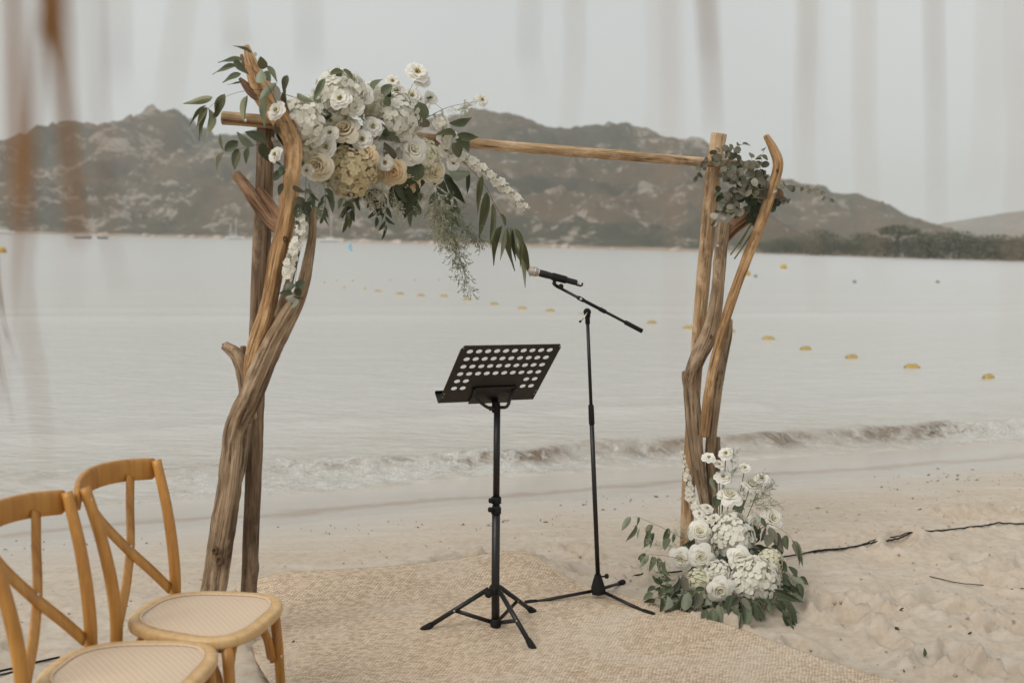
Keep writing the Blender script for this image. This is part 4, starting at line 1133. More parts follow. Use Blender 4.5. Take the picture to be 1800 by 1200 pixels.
for x, y, r in ((733, 127, 22), (742, 142, 17), (690, 143, 14), (698, 162, 17), (733, 175, 15), (757, 172, 13), (724, 168, 16), (847, 176, 13), (776, 217, 17), (781, 240, 16), (783, 263, 15), (797, 240, 12), (796, 287, 13), (745, 185, 12)):
    fl('lisi', x, y, r, 0.0)
for a in (((722, 190), (718, 165), (731, 140)), ((728, 190), (725, 165), (738, 150)), ((745, 210), (790, 188), (845, 178)), ((745, 205), (780, 198), (760, 178)), ((700, 190), (697, 175), (692, 152))):
    ta.stem([ta.P(*q) for q in a], 0.0016, 'stem', 'flower_stem')
ta.spike([ta.P(800, 268, .0), ta.P(845, 297, .0), ta.P(890, 332, .0), ta.P(930, 374, .0)], 36, 0.025, 0.017)
ta.spike([ta.P(530, 372, -.16), ta.P(526, 415, -.16), ta.P(512, 452, -.16), ta.P(503, 496, -.16)], 24, 0.018, 0.019)
ta.spike([ta.P(772, 205, .0), ta.P(783, 245, -.01), ta.P(800, 285, -.01)], 16, 0.024, 0.020)
# long leaves at the far left and round the driftwood tip
ta.leaves_px([(520, 172), (470, 158), (420, 162), (385, 176), (367, 190)], [(374, 171, 321, 184, 15), (396, 165, 380, 206, 20, 'oval', 'ol'), (363, 185, 330, 221, 8), (366, 190, 347, 246, 13), (358, 205, 352, 240, 11), (366, 190, 371, 251, 13), (364, 188, 345, 225, 13), (435, 168, 423, 217, 15), (382, 175, 377, 213, 10)], 'ol', dz=.02)
ta.leaves_px([(490, 190), (470, 150), (440, 118), (415, 112)], [(421, 117, 372, 127, 14), (431, 108, 382, 107, 12), (424, 129, 391, 142, 14), (411, 104, 437, 133, 15), (443, 95, 410, 77, 7), (446, 92, 452, 100, 6), (463, 122, 459, 100, 17, 'oval', 'ol'), (459, 122, 455, 151, 18, 'oval'), (469, 115, 488, 146, 14), (462, 128, 476, 140, 16, 'oval'), (486, 146, 452, 181, 17), (466, 173, 466, 226, 18), (486, 150, 487, 193, 15, 'lance', 'si'), (505, 132, 498, 165, 14, 'lance', 'si'), (503, 158, 503, 198, 13, 'lance', 'si'), (522, 165, 552, 182, 14), (572, 138, 549, 182, 13), (550, 178, 567, 178, 8), (430, 145, 400, 150, 4)], 'leaf', dz=-.06)
ta.leaves_px([(492, 248), (445, 256), (398, 268)], [(393, 264, 389, 234, 17, 'oval', 'ol'), (395, 266, 419, 246, 18, 'oval'), (394, 268, 379, 298, 14, 'oval', 'si'), (418, 261, 411, 299, 15, 'oval', 'ol'), (448, 256, 414, 234, 17, 'oval', 'dk'), (470, 250, 431, 231, 18, 'oval', 'dk'), (460, 250, 471, 287, 21, 'oval', 'dk'), (438, 258, 433, 287, 14, 'oval'), (478, 240, 490, 275, 20, 'oval', 'si'), (486, 222, 500, 260, 14, 'lance', 'dk'), (484, 215, 496, 250, 12, 'lance', 'si')], 'leaf', dz=-.02)
ta.leaves_px([(500, 270), (498, 320), (490, 345)], [(498, 296, 488, 284, 14, 'round', 'dk'), (500, 300, 481, 316, 17, 'round', 'dk'), (500, 290, 492, 305, 14, 'oval', 'dk'), (498, 322, 488, 343, 12, 'oval')], 'dk', dz=-.12)
# silver-dollar leaves trailing down the left log
ta.leaves_px([(538, 310), (536, 360), (530, 420), (522, 470), (517, 520)], [(535, 338, 515, 330, 15, 'round', 'si'), (536, 356, 518, 349, 18, 'round', 'si'), (536, 340, 552, 338, 15, 'round', 'si'), (532, 355, 540, 378, 20, 'round', 'dk'), (530, 360, 522, 380, 18, 'round', 'dk'), (524, 385, 520, 412, 16, 'oval', 'dk'), (520, 500, 498, 508, 14, 'oval', 'dk'), (520, 505, 535, 494, 15, 'oval', 'leaf'), (519, 520, 502, 527, 17, 'round', 'si'), (517, 520, 533, 524, 17, 'round', 'si'), (518, 516, 530, 510, 14, 'round', 'dk'), (515, 515, 492, 514, 11, 'oval', 'dk'), (520, 525, 514, 540, 14, 'round', 'dk')], 'si', dz=-.17, mat='stem')
# broad leaves set among the flowers
ta.leaves_px([(720, 250), (690, 240)], [(580, 132, 606, 124, 14, 'oval', 'ol'), (603, 122, 624, 138, 15, 'oval', 'ol'), (600, 135, 588, 122, 12, 'oval', 'ol'), (655, 160, 668, 135, 20, 'oval', 'leaf'), (670, 165, 690, 150, 17, 'oval', 'leaf'), (676, 172, 686, 186, 15, 'oval', 'leaf'), (742, 212, 738, 180, 26, 'round', 'leaf'), (735, 208, 757, 226, 19, 'oval', 'si'), (718, 192, 700, 182, 17, 'oval', 'dk'), (680, 240, 672, 218, 18, 'oval', 'leaf'), (705, 250, 668, 240, 24, 'oval', 'ol'), (690, 282, 676, 256, 22, 'oval', 'si'), (700, 278, 708, 256, 18, 'oval', 'si'), (735, 318, 725, 282, 33, 'round', 'leaf'), (788, 216, 838, 209, 17, 'lance', 'leaf'), (803, 236, 844, 243, 18, 'lance', 'leaf'), (800, 245, 832, 265, 20, 'oval', 'leaf'), (795, 252, 812, 275, 22, 'oval', 'ol'), (803, 240, 770, 232, 16, 'oval', 'ol')], 'leaf', dz=-.055)
ta.leaves_px([(700, 310), (705, 340)], [(690, 320, 745, 352, 42, 'oval', 'dk'), (700, 322, 690, 365, 26, 'oval', 'dk'), (715, 325, 712, 378, 30, 'oval', 'dk'), (790, 300, 822, 310, 24, 'oval', 'dk'), (785, 312, 820, 362, 19, 'lance', 'dk'), (782, 305, 800, 345, 17, 'lance', 'dk'), (822, 300, 820, 342, 10, 'lance', 'dk'), (640, 330, 660, 360, 18, 'oval', 'dk'), (765, 310, 790, 340, 16, 'lance', 'dk')], 'dk', dz=.0)
# willow-leaved branch hanging on the right
ta.leaves_px([(810, 280), (850, 322), (870, 360), (895, 402), (925, 436)], [(848, 308, 838, 374, 13), (856, 338, 842, 419, 19), (866, 358, 858, 437, 15), (873, 385, 867, 432, 9), (884, 396, 862, 464, 16), (892, 400, 898, 477, 15), (889, 400, 880, 460, 10), (880, 376, 892, 398, 12, 'oval'), (902, 402, 905, 462, 9), (912, 418, 925, 502, 15), (918, 422, 931, 488, 15), (905, 402, 920, 425, 10, 'oval'), (898, 400, 915, 470, 12), (918, 425, 914, 470, 8)], 'ol', dz=.0)
for k in range(11):     # little seeded-eucalyptus sprigs hanging from the lower edge
    x = 545 + k * 24 + ta.r.uniform(-8, 8); y = 320 + ta.r.uniform(-5, 12); ex = x + ta.r.uniform(-14, 18); ey = y + ta.r.uniform(45, 85)
    ta.sprig([ta.P(x, y, .02), ta.P((x + ex) / 2 + 6, (y + ey) / 2, ta.r.uniform(-.03, .05)), ta.P(ex, ey, ta.r.uniform(-.03, .06))], 8, 0.075, 0.026, ta.r.choice(('dk', 'leaf', 'ol')), 'oval', 45, 0.4)
for k in range(16):     # dark filling leaves between the flowers
    x = ta.r.uniform(510, 800); y = ta.r.uniform(190, 320)
    ta.sprig([ta.P(x, y, .06), ta.P(x + ta.r.uniform(-25, 25), y + ta.r.uniform(-25, 25), .0)], 4, 0.08, 0.035, 'dk', 'oval', 60, 0.1)
for k, (a, b, c) in enumerate((((755, 318), (790, 400), (812, 470)), ((760, 318), (775, 390), (800, 440)), ((765, 318), (810, 390), (850, 425)), ((748, 315), (765, 370), (775, 425)), ((770, 320), (800, 430), (828, 515)))):
    ta.spray([ta.P(*a, .0), ta.P(*b, .02 * (k - 2)), ta.P(*c, .03 * (k - 2))], 95, 0.12, 0.6, 0.0019, 'spray' if k % 2 else 'spray_g', 0.5)
for a, b in (((640, 320), (650, 365)), ((670, 315), (678, 375)), ((690, 330), (705, 390)), ((655, 315), (662, 350)), ((565, 190), (545, 175)), ((660, 205), (648, 200)), ((650, 260), (645, 250)), ((800, 195), (830, 185)), ((575, 310), (585, 330)), ((620, 210), (610, 200))):
    ta.spray([ta.P(*a, -.0), ta.P((a[0] + b[0]) / 2, (a[1] + b[1]) / 2, -.02), ta.P(*b, -.03)], 40, 0.075, 0.7, 0.0016, 'spray', 0.15)

# ---- the spray of silver-dollar eucalyptus on the right corner
def cor_depth(px, py): return dr - 0.20
p0 = P(1310, 310, dr - 0.2)
ca = Arr('eucalyptus_spray', 'round-leaved eucalyptus spray tied to the right corner of the arch', 'foliage', p0, cor_depth, 202)
def cs(pts, n, ln=24, w=21, dz=0.0, key='si', droop=0.25):
    ln *= .9; w *= .88
    d = dr - 0.2
    ca.sprig([ca.P(x, y, dz + ca.r.uniform(-.05, .05)) for x, y in pts], n, ln * d / F, w * d / F, key, 'round', 65, droop, 0.05, 'stem', 0.0016, 0.4)
cs([(1310, 300), (1280, 265), (1245, 280), (1218, 322)], 22, 18, 15)
cs([(1320, 350), (1300, 300), (1290, 262), (1315, 252)], 18, 21, 18)
cs([(1330, 360), (1335, 310), (1340, 275), (1345, 258)], 20, 21, 18)
cs([(1320, 330), (1295, 340), (1275, 360), (1255, 395)], 20, 22, 19)
cs([(1310, 340), (1285, 310), (1262, 275)], 16, 24, 20, -.03)
cs([(1325, 330), (1345, 330), (1365, 318)], 14, 24, 20, .03)
cs([(1330, 380), (1310, 350), (1300, 310)], 18, 26, 22, .04, 'dk')
cs([(1340, 380), (1355, 350), (1340, 300)], 16, 26, 22, .05, 'dk')
cs([(1360, 350), (1375, 352), (1388, 350)], 9, 18, 16, .04)
cs([(1300, 370), (1275, 355), (1262, 330)], 14, 22, 18, .02, 'dk')
cs([(1360, 328), (1400, 327), (1435, 338), (1466, 354)], 15, 16, 13, .02)
cs([(1325, 345), (1310, 325), (1285, 300), (1262, 310)], 16, 23, 20, -.06)
cs([(1335, 340), (1325, 300), (1320, 272)], 14, 24, 21, -.05)
cs([(1300, 365), (1285, 372), (1268, 372)], 12, 20, 17, -.04)
for a, b in (((1322, 392), (1284, 448)), ((1330, 395), (1291, 455)), ((1318, 396), (1300, 430))):
    ca.stem([ca.P(*a, .06), ca.P((a[0] + b[0]) / 2 + 1, (a[1] + b[1]) / 2, .05), ca.P(*b, .03)], 0.0038, 'stem', 'cut_stem', False)

# ---- the arrangement on the sand at the foot of the right leg
BD = 4.78
def base_depth(px, py):
    return BD + 0.08 - 0.50 * float(sst(860, 1125, py)) - 0.06 * float(np.cos((px - 1270) / 130))
BCN = (1275, 985)
p0 = G(1270, 1032)
ba = Arr('ground_bouquet', 'large white rose and hydrangea arrangement on the sand at the right leg', 'flowers', p0, lambda x, y: float(base_depth(x, y)), 303)
def fb(k, x, y, r, dz=0.0, n=None): return ba.flower(k, x, y, r, dz, n, BCN)
fb('hyd_w', 1288, 941, 38); fb('hyd_w', 1325, 1020, 41, -.02); fb('hyd_g', 1352, 990, 25, .02); fb('hyd_w', 1261, 1010, 25, .03); fb('hyd_g', 1230, 1024, 23, .05); fb('hyd_w', 1347, 1035, 24, .02)
fb('rose_w', 1230, 933, 22); fb('rose_w', 1197, 983, 20, .0); fb('rose_w', 1233, 979, 21, -.03); fb('rose_w', 1301, 981, 22, -.07); fb('rose_w', 1266, 1038, 23, -.07); fb('rose_w', 1359, 909, 19, .02)
up = lambda a=0: Vector((a, -0.55, 0.9))
fb('rose_w', 1282, 869, 21, .0, up()); fb('rose_w', 1322, 848, 19, .02, up(.2)); fb('rose_w', 1326, 917, 15, .03)
for x, y, r in ((1246, 804, 13), (1276, 797, 15), (1264, 816, 11), (1309, 822, 12), (1271, 838, 16), (1339, 841, 14), (1243, 893, 12), (1229, 903, 11), (1255, 911, 13), (1240, 912, 10)):
    fb('lisi', x, y, r, .0, up(ba.r.uniform(-.3, .3)))
for x, y, x2, y2 in ((1246, 806, 1258, 930), (1276, 800, 1268, 930), (1309, 825, 1290, 920), (1320, 852, 1295, 925), (1282, 872, 1276, 920), (1271, 842, 1268, 930), (1339, 845, 1305, 930), (1243, 895, 1252, 950), (1359, 912, 1310, 950), (1264, 818, 1265, 920)):
    ba.stem([ba.P(x2, y2, .06), ba.P((x + x2) / 2, (y + y2) / 2, .04), ba.P(x, y, .015)], 0.0022, 'stem', 'flower_stem', False)
ba.spike([ba.P(1232, 905, .02), ba.P(1217, 880, .03), ba.P(1208, 840, .03), ba.P(1198, 786, .03)], 44, 0.024, 0.007)
ba.leaves_px([(1200, 945), (1160, 925), (1125, 910), (1112, 908)], [(1109, 908, 1090, 933, 14), (1118, 922, 1102, 951, 13), (1123, 908, 1121, 923, 6), (1142, 932, 1129, 962, 16, 'oval'), (1148, 922, 1137, 940, 15, 'oval', 'ol'), (1148, 936, 1143, 962, 6), (1125, 928, 1120, 950, 4), (1176, 928, 1164, 950, 14, 'oval'), (1175, 945, 1168, 962, 14, 'oval'), (1185, 938, 1181, 955, 8)], 'leaf', dz=.0)
ba.leaves_px([(1210, 985), (1160, 975), (1125, 975)], [(1135, 972, 1122, 984, 10, 'oval'), (1140, 975, 1126, 998, 12), (1150, 978, 1141, 1004, 13), (1158, 980, 1158, 1008, 14, 'oval'), (1170, 985, 1168, 1012, 14, 'oval'), (1128, 975, 1124, 990, 8), (1165, 990, 1175, 1012, 12, 'oval')], 'leaf', dz=-.02)
ba.leaves_px([(1235, 1020), (1200, 1010), (1185, 1018)], [(1192, 1010, 1175, 1049, 16, 'oval', 'si'), (1200, 1010, 1208, 1043, 15, 'oval', 'si'), (1200, 1045, 1179, 1088, 21, 'oval', 'leaf'), (1185, 1032, 1160, 1040, 12), (1172, 1045, 1172, 1080, 15, 'oval', 'dk'), (1162, 1050, 1165, 1075, 13, 'lance', 'dk'), (1210, 1040, 1205, 1072, 20, 'oval', 'dk'), (1222, 1035, 1240, 1035, 9, 'oval', 'dk')], 'leaf', dz=-.06)
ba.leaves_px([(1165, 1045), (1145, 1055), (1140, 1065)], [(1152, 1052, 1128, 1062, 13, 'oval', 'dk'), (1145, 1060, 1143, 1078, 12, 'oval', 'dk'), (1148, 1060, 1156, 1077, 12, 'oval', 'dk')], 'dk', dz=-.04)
ba.leaves_px([(1240, 1030), (1245, 1055), (1247, 1075)], [(1226, 1042, 1226, 1068, 19, 'oval', 'si'), (1242, 1070, 1239, 1102, 13, 'oval', 'leaf'), (1252, 1070, 1256, 1104, 16, 'oval', 'leaf'), (1245, 1050, 1232, 1064, 10, 'oval', 'dk'), (1238, 1040, 1250, 1070, 14, 'oval', 'dk')], 'leaf', dz=-.10)
ba.leaves_px([(1300, 1045), (1298, 1065), (1300, 1080)], [(1290, 1045, 1278, 1075, 16, 'oval', 'dk'), (1294, 1066, 1290, 1092, 14, 'oval', 'leaf'), (1298, 1074, 1300, 1106, 9, 'oval', 'leaf'), (1308, 1065, 1315, 1100, 17, 'oval', 'leaf'), (1305, 1050, 1318, 1070, 13, 'oval', 'si'), (1325, 1060, 1328, 1092, 14, 'oval', 'dk'), (1330, 1062, 1345, 1090, 16, 'oval', 'dk'), (1262, 1062, 1270, 1095, 14, 'oval', 'dk')], 'leaf', dz=-.10)
ba.leaves_px([(1340, 1020), (1365, 1045), (1385, 1085)], [(1355, 1036, 1413, 1060, 18), (1352, 1030, 1372, 1048, 16), (1368, 1050, 1411, 1104, 19), (1375, 1080, 1409, 1114, 16), (1375, 1070, 1395, 1108, 12), (1362, 1055, 1382, 1075, 16, 'oval'), (1372, 1052, 1405, 1080, 15)], 'dk', dz=-.05)
ba.leaves_px([(1315, 940), (1345, 920), (1380, 935), (1405, 965), (1412, 985)], [(1345, 922, 1334, 950, 17, 'oval', 'si'), (1352, 926, 1366, 955, 15, 'oval', 'si'), (1366, 935, 1378, 972, 16, 'oval', 'si'), (1380, 940, 1384, 968, 14, 'oval'), (1392, 950, 1413, 990, 12, 'lance'), (1400, 965, 1412, 995, 8), (1343, 912, 1326, 902, 8), (1335, 925, 1325, 945, 12, 'oval', 'dk'), (1338, 910, 1346, 924, 10, 'oval', 'leaf'), (1355, 940, 1345, 962, 18, 'oval', 'si'), (1395, 952, 1400, 975, 9, 'lance', 'si')], 'leaf', dz=-.02)
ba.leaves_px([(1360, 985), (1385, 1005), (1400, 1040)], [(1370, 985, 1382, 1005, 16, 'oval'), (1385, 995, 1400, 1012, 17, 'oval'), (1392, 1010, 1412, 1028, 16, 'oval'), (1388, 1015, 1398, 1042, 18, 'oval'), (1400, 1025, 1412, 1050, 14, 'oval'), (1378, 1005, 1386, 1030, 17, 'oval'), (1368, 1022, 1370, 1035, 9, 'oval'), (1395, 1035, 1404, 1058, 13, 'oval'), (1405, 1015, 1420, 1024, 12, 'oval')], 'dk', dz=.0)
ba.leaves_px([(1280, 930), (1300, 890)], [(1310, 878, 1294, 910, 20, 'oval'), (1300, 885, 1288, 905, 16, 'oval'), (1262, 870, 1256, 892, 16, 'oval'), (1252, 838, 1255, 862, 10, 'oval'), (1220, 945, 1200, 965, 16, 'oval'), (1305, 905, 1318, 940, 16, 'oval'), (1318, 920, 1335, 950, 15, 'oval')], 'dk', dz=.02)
for k in range(20):
    x = ba.r.uniform(1190, 1370); y = ba.r.uniform(930, 1060)
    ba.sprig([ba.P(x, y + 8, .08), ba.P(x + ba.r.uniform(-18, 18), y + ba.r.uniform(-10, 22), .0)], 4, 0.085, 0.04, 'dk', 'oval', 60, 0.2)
for k in range(16):     # larger leaves spreading low round the foot
    t_ = math.pi * (0.02 + 0.96 * k / 15); cx_, cy_ = 1272 - math.cos(t_) * 70, 1018 + math.sin(t_) * 28
    ex_, ey_ = 1272 - math.cos(t_) * ba.r.uniform(105, 135), 1030 + math.sin(t_) * ba.r.uniform(52, 70)
    ba.sprig([ba.P(cx_, cy_, .03), ba.P((cx_ + ex_) / 2, (cy_ + ey_) / 2 - 6, -.01), ba.P(ex_, ey_, -.03)], 5, 0.082, 0.038, ba.r.choice(('leaf', 'leaf', 'dk')), 'oval', 42, 0.25)
for a, b in (((1290, 900), (1350, 870)), ((1295, 890), (1345, 830)), ((1285, 850), (1290, 785)), ((1200, 960), (1130, 960)), ((1215, 950), (1180, 935)), ((1200, 1050), (1150, 1070)), ((1220, 1060), (1210, 1095)), ((1290, 1075), (1255, 1085)), ((1250, 950), (1255, 985)), ((1310, 890), (1380, 890)), ((1180, 990), (1110, 1000)), ((1330, 880), (1360, 850)), ((1270, 1060), (1285, 1095)), ((1185, 1000), (1130, 1030))):
    ba.spray([ba.P(*a, .0), ba.P((a[0] + b[0]) / 2, (a[1] + b[1]) / 2 - 3, -.02), ba.P(*b, -.02)], 34, 0.075, 0.55, 0.0013, 'spray' if a[1] > 940 else 'spray_g', -0.05)
# the soaked-foam tray the stems stand in, hidden by leaves
mb = MB(); mb.box((p0.x + .03, p0.y + .05, p0.z + 0.07), 0.34, 0.24, 0.16); mb.build('flower_tray', M['leaf_dk'], ba.o, p0, bevel=0.02)
# ------------------------------------------------------------------ bentwood cross-back chairs
def chair_wood(name, dark, mid, light):
    t = NT(name); co = t.coord()
    g = t.noise(t.mapping(co, (38, 38, 3.2)), 1, 4, 0.6, 0.7); f = t.noise(t.mapping(co, (240, 240, 14)), 1, 3, 0.6)
    b = t.noise(co, 7, 3)
    c = t.ramp(t.math('ADD', t.math('MULTIPLY', g, 0.6), t.math('MULTIPLY', b, 0.4)), (0.32, dark), (0.5, mid), (0.7, light))
    c = t.mix(t.math('MULTIPLY', t.ramp(f, (0.55, 0.0), (0.75, 1.0)), 0.35), c, dark)
    return t.set(Base_Color=c, Roughness=0.42, Normal=t.bump(f, 0.08, 0.002))
M['honey'] = chair_wood('honey_wood', (0.32, 0.135, 0.024), (0.47, 0.22, 0.046), (0.60, 0.32, 0.085))
M['honey_seat'] = chair_wood('honey_seat_wood', (0.48, 0.28, 0.11), (0.63, 0.41, 0.19), (0.72, 0.51, 0.27))
def cane_material():
    t = NT('cane'); co = t.coord()
    sep = t.new('SeparateXYZ'); t.put(sep.inputs[0], co)
    k = 2 * math.pi / 0.011
    sx = t.math('SINE', t.math('MULTIPLY', sep.outputs[0], k)); sy = t.math('SINE', t.math('MULTIPLY', sep.outputs[1], k))
    dg = t.math('SINE', t.math('MULTIPLY', t.math('ADD', sep.outputs[0], sep.outputs[1]), k * 0.5))
    h = t.math('ADD', t.math('MULTIPLY', t.math('MULTIPLY', sx, sy), 0.6), t.math('MULTIPLY', dg, 0.4))
    c = t.mix(t.maprange(h, -0.8, 0.6, 0, 1), (0.64, 0.485, 0.345), (0.74, 0.595, 0.45))
    c = t.mix(t.math('MULTIPLY', t.noise(co, 12, 3), 0.4), c, (0.70, 0.545, 0.40))
    return t.set(Base_Color=c, Roughness=0.55, Normal=t.bump(h, 0.4, 0.002))
M['cane'] = cane_material()
def outline(scale_in=0.0, n=72):
    out = []
    for k in range(n):
        th = 2 * math.pi * k / n; e = 2 / 3.0
        c, s_ = math.cos(th), math.sin(th)
        x = 0.215 * math.copysign(abs(c) ** e, c); y = 0.200 * math.copysign(abs(s_) ** e, s_)
        y *= 1 + 0.14 * x / 0.215 - 0.05 * max(0, -x / 0.215) ** 2
        L = math.hypot(x, y); out.append((x * (1 - scale_in / L), y * (1 - scale_in / L)))
    return out
def make_chair():
    o = thing('cross_back_chair', 'chair', 'chair')
    rings = [(outline(0.012), .436), (outline(0.002), .440), (outline(0.0), .447), (outline(0.0), .460), (outline(0.003), .466), (outline(0.010), .4685), (outline(0.036), .4685), (outline(0.038), .462), (outline(0.038), .436)]
    mb = MB(); n = 72
    vs = [(x, y, z) for r, z in rings for x, y in r]; m = len(rings)
    mb.add(vs, [(i * n + k, i * n + (k + 1) % n, ((i + 1) % m) * n + (k + 1) % n, ((i + 1) % m) * n + k) for i in range(m) for k in range(n)])
    mb.build('seat_frame', M['honey_seat'], o)
    mb = MB(); inn = outline(0.037); vs = []; fs = []
    for j in range(9):
        q = 1 - j / 9
        vs += [(x * q, y * q, .464 + .007 * (1 - q ** 4)) for x, y in inn]
    vs.append((0, 0, .471))
    fs = [(j * n + k, j * n + (k + 1) % n, (j + 1) * n + (k + 1) % n, (j + 1) * n + k) for j in range(8) for k in range(n)] + [(8 * n + k, 8 * n + (k + 1) % n, 9 * n) for k in range(n)]
    mb.add(vs, fs); mb.build('cane_panel', M['cane'], o)
    mb = MB(); ed = outline(0.038); mb.tube([(x, y, .4675) for x, y in ed + ed[:1]], 0.0034, 6, cap=False); mb.build('cane_edging', M['cane'], o)
    for sg in (-1, 1):     # rear posts: leg below, upright above
        q = spline([(-.245, .185 * sg, 0, .0145), (-.205, .178 * sg, .25, .0165), (-.190, .172 * sg, .45, .018), (-.198, .176 * sg, .58, .018), (-.225, .186 * sg, .73, .017), (-.268, .198 * sg, .885, .0155)], .02)
        mb = MB(); mb.tube([v[:3] for v in q], [v[3] for v in q], 14); mb.build('rear_post', M['honey'], o)
    sec = [(math.copysign(abs(math.cos(a)) ** .5, math.cos(a)) * 0.0105, math.copysign(abs(math.sin(a)) ** .6, math.sin(a)) * 0.036) for a in [2 * math.pi * k / 20 for k in range(20)]]
    pts = []; rad = []
    for k in range(29):
        t = -1 + k / 14; y = .222 * t
        pts.append((-.276 - .080 * (1 - t * t), y, .850 + .018 * (1 - t * t))); rad.append(1.0 if abs(t) < .9 else max(.5, math.sqrt(max(0.0, 1 - ((abs(t) - .9) / .1) ** 2)) * .5 + .5))
    mb = MB(); mb.tube(pts, rad, up=(0, 0, 1), sect=sec); mb.build('top_rail', M['honey'], o)
    flat = [(-.003, -.018), (.003, -.018), (.004, 0), (.003, .018), (-.003, .018), (-.004, 0)]
    for sg in (-1, 1):
        q = spline([(-.318, .125 * sg, .845), (-.296, .085 * sg, .76), (-.252 - .004 * sg, .018 * sg, .655), (-.218, -.07 * sg, .56), (-.196, -.148 * sg, .475)], .02)
        mb = MB(); mb.tube(q, 1.0, up=(-1, 0, -.3), sect=[(b_, a_) for a_, b_ in flat][::-1]); mb.build('cross_slat', M['honey'], o)
    for sg in (-1, 1):
        mb = MB(); mb.tube([(.155, .165 * sg, .445), (.168, .172 * sg, .3), (.185, .182 * sg, .0)], [.0175, .0165, .0135], 14); mb.build('front_leg', M['honey'], o)
    def hoop(a, b, name='brace_hoop'):
        a, b = Vector(a), Vector(b); c = (a + b) / 2; inw = Vector((-c.x, -c.y, 0)) * 0.12
        q = spline([tuple(a + Vector((0, 0, .265))), tuple(a.lerp(b, .05) + inw * .5 + Vector((0, 0, .345))), tuple(a.lerp(b, .20) + inw + Vector((0, 0, .408))), tuple(a.lerp(b, .38) + inw + Vector((0, 0, .424))), tuple(a.lerp(b, .62) + inw + Vector((0, 0, .424))), tuple(a.lerp(b, .80) + inw + Vector((0, 0, .408))), tuple(a.lerp(b, .95) + inw * .5 + Vector((0, 0, .345))), tuple(b + Vector((0, 0, .265)))], .015)
        mb = MB(); mb.tube(q, 0.0105, 10); mb.build(name, M['honey'], o)
    hoop((.160, -.150, 0), (.160, .150, 0)); hoop((.140, -.172, 0), (-.185, -.168, 0)); hoop((.140, .172, 0), (-.185, .168, 0)); hoop((-.180, .15, 0), (-.180, -.15, 0))
    for p, nrm in (((-.2505, 0, .655), (1, 0, .35)), ((-.253, .199, .852), (1, 0, .2)), ((-.253, -.199, .852), (1, 0, .2)), ((.180, -.150, .285), (1, 0, 0)), ((.180, .150, .285), (1, 0, 0))):
        mb = MB(); mb.lathe(Vector(p) + Vector((.006, 0, 0)), nrm, [(.0055, 0), (.0055, .0025), (.003, .0035)], 10); mb.build('screw_head', M['steel'], o)
    return o
CH_RZ = -0.18
c1 = make_chair(); c1['label'] = 'honey bentwood cross-back chair with cane seat, further from the camera'
c2 = copy_tree(c1); c2['label'] = 'honey bentwood cross-back chair cut off at the bottom left, nearer the camera'
for c_, (nx, ny) in ((c1, (-0.925, 3.05)), (c2, (-1.005, 2.63))):
    c_.location = (nx, ny, -.022); c_.rotation_euler = (0, 0, CH_RZ if c_ is c1 else -0.09); c_['group'] = 'cross-back chairs in a row'

# ------------------------------------------------------------------ music stand
s0 = G(871, 1117); s0.z = rug_z(s0.x, s0.y)
ms = thing('music_stand', 'black perforated music stand on a tripod in the middle of the rug', 'music stand', s0)
def part(name, mb, mat='black', par=None, smooth=True, bevel=0): return mb.build(name, M[mat], par or ms, s0, smooth, bevel)
D0 = s0.y
lean = (P(874, 700, D0 + .03) - P(870, 1112, D0)).normalized()
hub = P(871, 1035, D0)
def along(py): return P(np.interp(py, (700, 1112), (874, 870)), py, np.interp(py, (700, 1112), (D0 + .03, D0)))
mb = MB(); mb.tube([s0 + Vector((0, 0, .004)), along(1035), along(888)], .0185 * .9, 16); part('lower_tube', mb)
mb = MB(); mb.tube([along(900), along(712)], .0135, 16); part('upper_tube', mb)
for a, b in ((872, 885), (888, 903)):
    mb = MB(); mb.lathe(along(b), lean, [(.017, 0), (.0205, .002), (.0205, .026), (.0175, .029)], 16); part('collar', mb, 'rubber')
for py, px in ((879, 864), (895, 863)):
    mb = MB(); c = P(px, py, D0 - .008); mb.lathe(c + Vector((.012, 0, 0)), (-1, -.2, 0), [(.004, 0), (.004, .008), (.010, .010), (.011, .020), (.006, .024)], 12); part('knob', mb, 'rubber')
mb = MB(); mb.lathe(along(1042), lean, [(.024, 0), (.030, .004), (.030, .022), (.021, .034)], 6); part('hub', mb, 'rubber', smooth=False, bevel=.002)
mb = MB(); c = P(860, 1042, D0 - .03); mb.lathe(c, (-.4, -1, 0), [(.006, -.012), (.006, 0), (.016, .002), (.017, .012), (.010, .016)], 8); part('hub_knob', mb, 'rubber')
tips = [G(743, 1119), G(937, 1156), G(938, 1087)]
bot = s0 + Vector((0, 0, .03))
for tp in tips:
    tp.z = rug_z(tp.x, tp.y) + .010
    d = (tp - hub); d.z = 0; d.normalize()
    st = hub + d * .028 + Vector((0, 0, .002))
    end = tp - (tp - st).normalized() * .03
    mb = MB(); mb.tube([st, end], .0098, 12); lg = part('leg', mb)
    mb = MB(); mb.lathe(end - (tp - st).normalized() * .014, tp - st, [(.0115, 0), (.0125, .006), (.0145, .04), (.0125, .05), (.005, .053)], 14); part('rubber_foot', mb, 'rubber', lg)
    mid = st.lerp(tp, .52)
    mb = MB(); mb.tube([bot, bot.lerp(mid, .97)], 1.0, up=(0, 0, 1), sect=[(-.0022, -.008), (.0022, -.008), (.0022, .008), (-.0022, .008)]); part('brace', mb)
    mb = MB(); mb.lathe(mid + Vector((0, -.008, 0)), (0, -1, 0), [(.004, 0), (.004, .003), (.002, .004)], 8); part('rivet', mb, 'steel')
mb = MB(); mb.lathe(s0 + Vector((0, 0, .016)), lean, [(.019, 0), (.022, .003), (.022, .03), (.018, .034)], 14); part('brace_collar', mb, 'rubber')
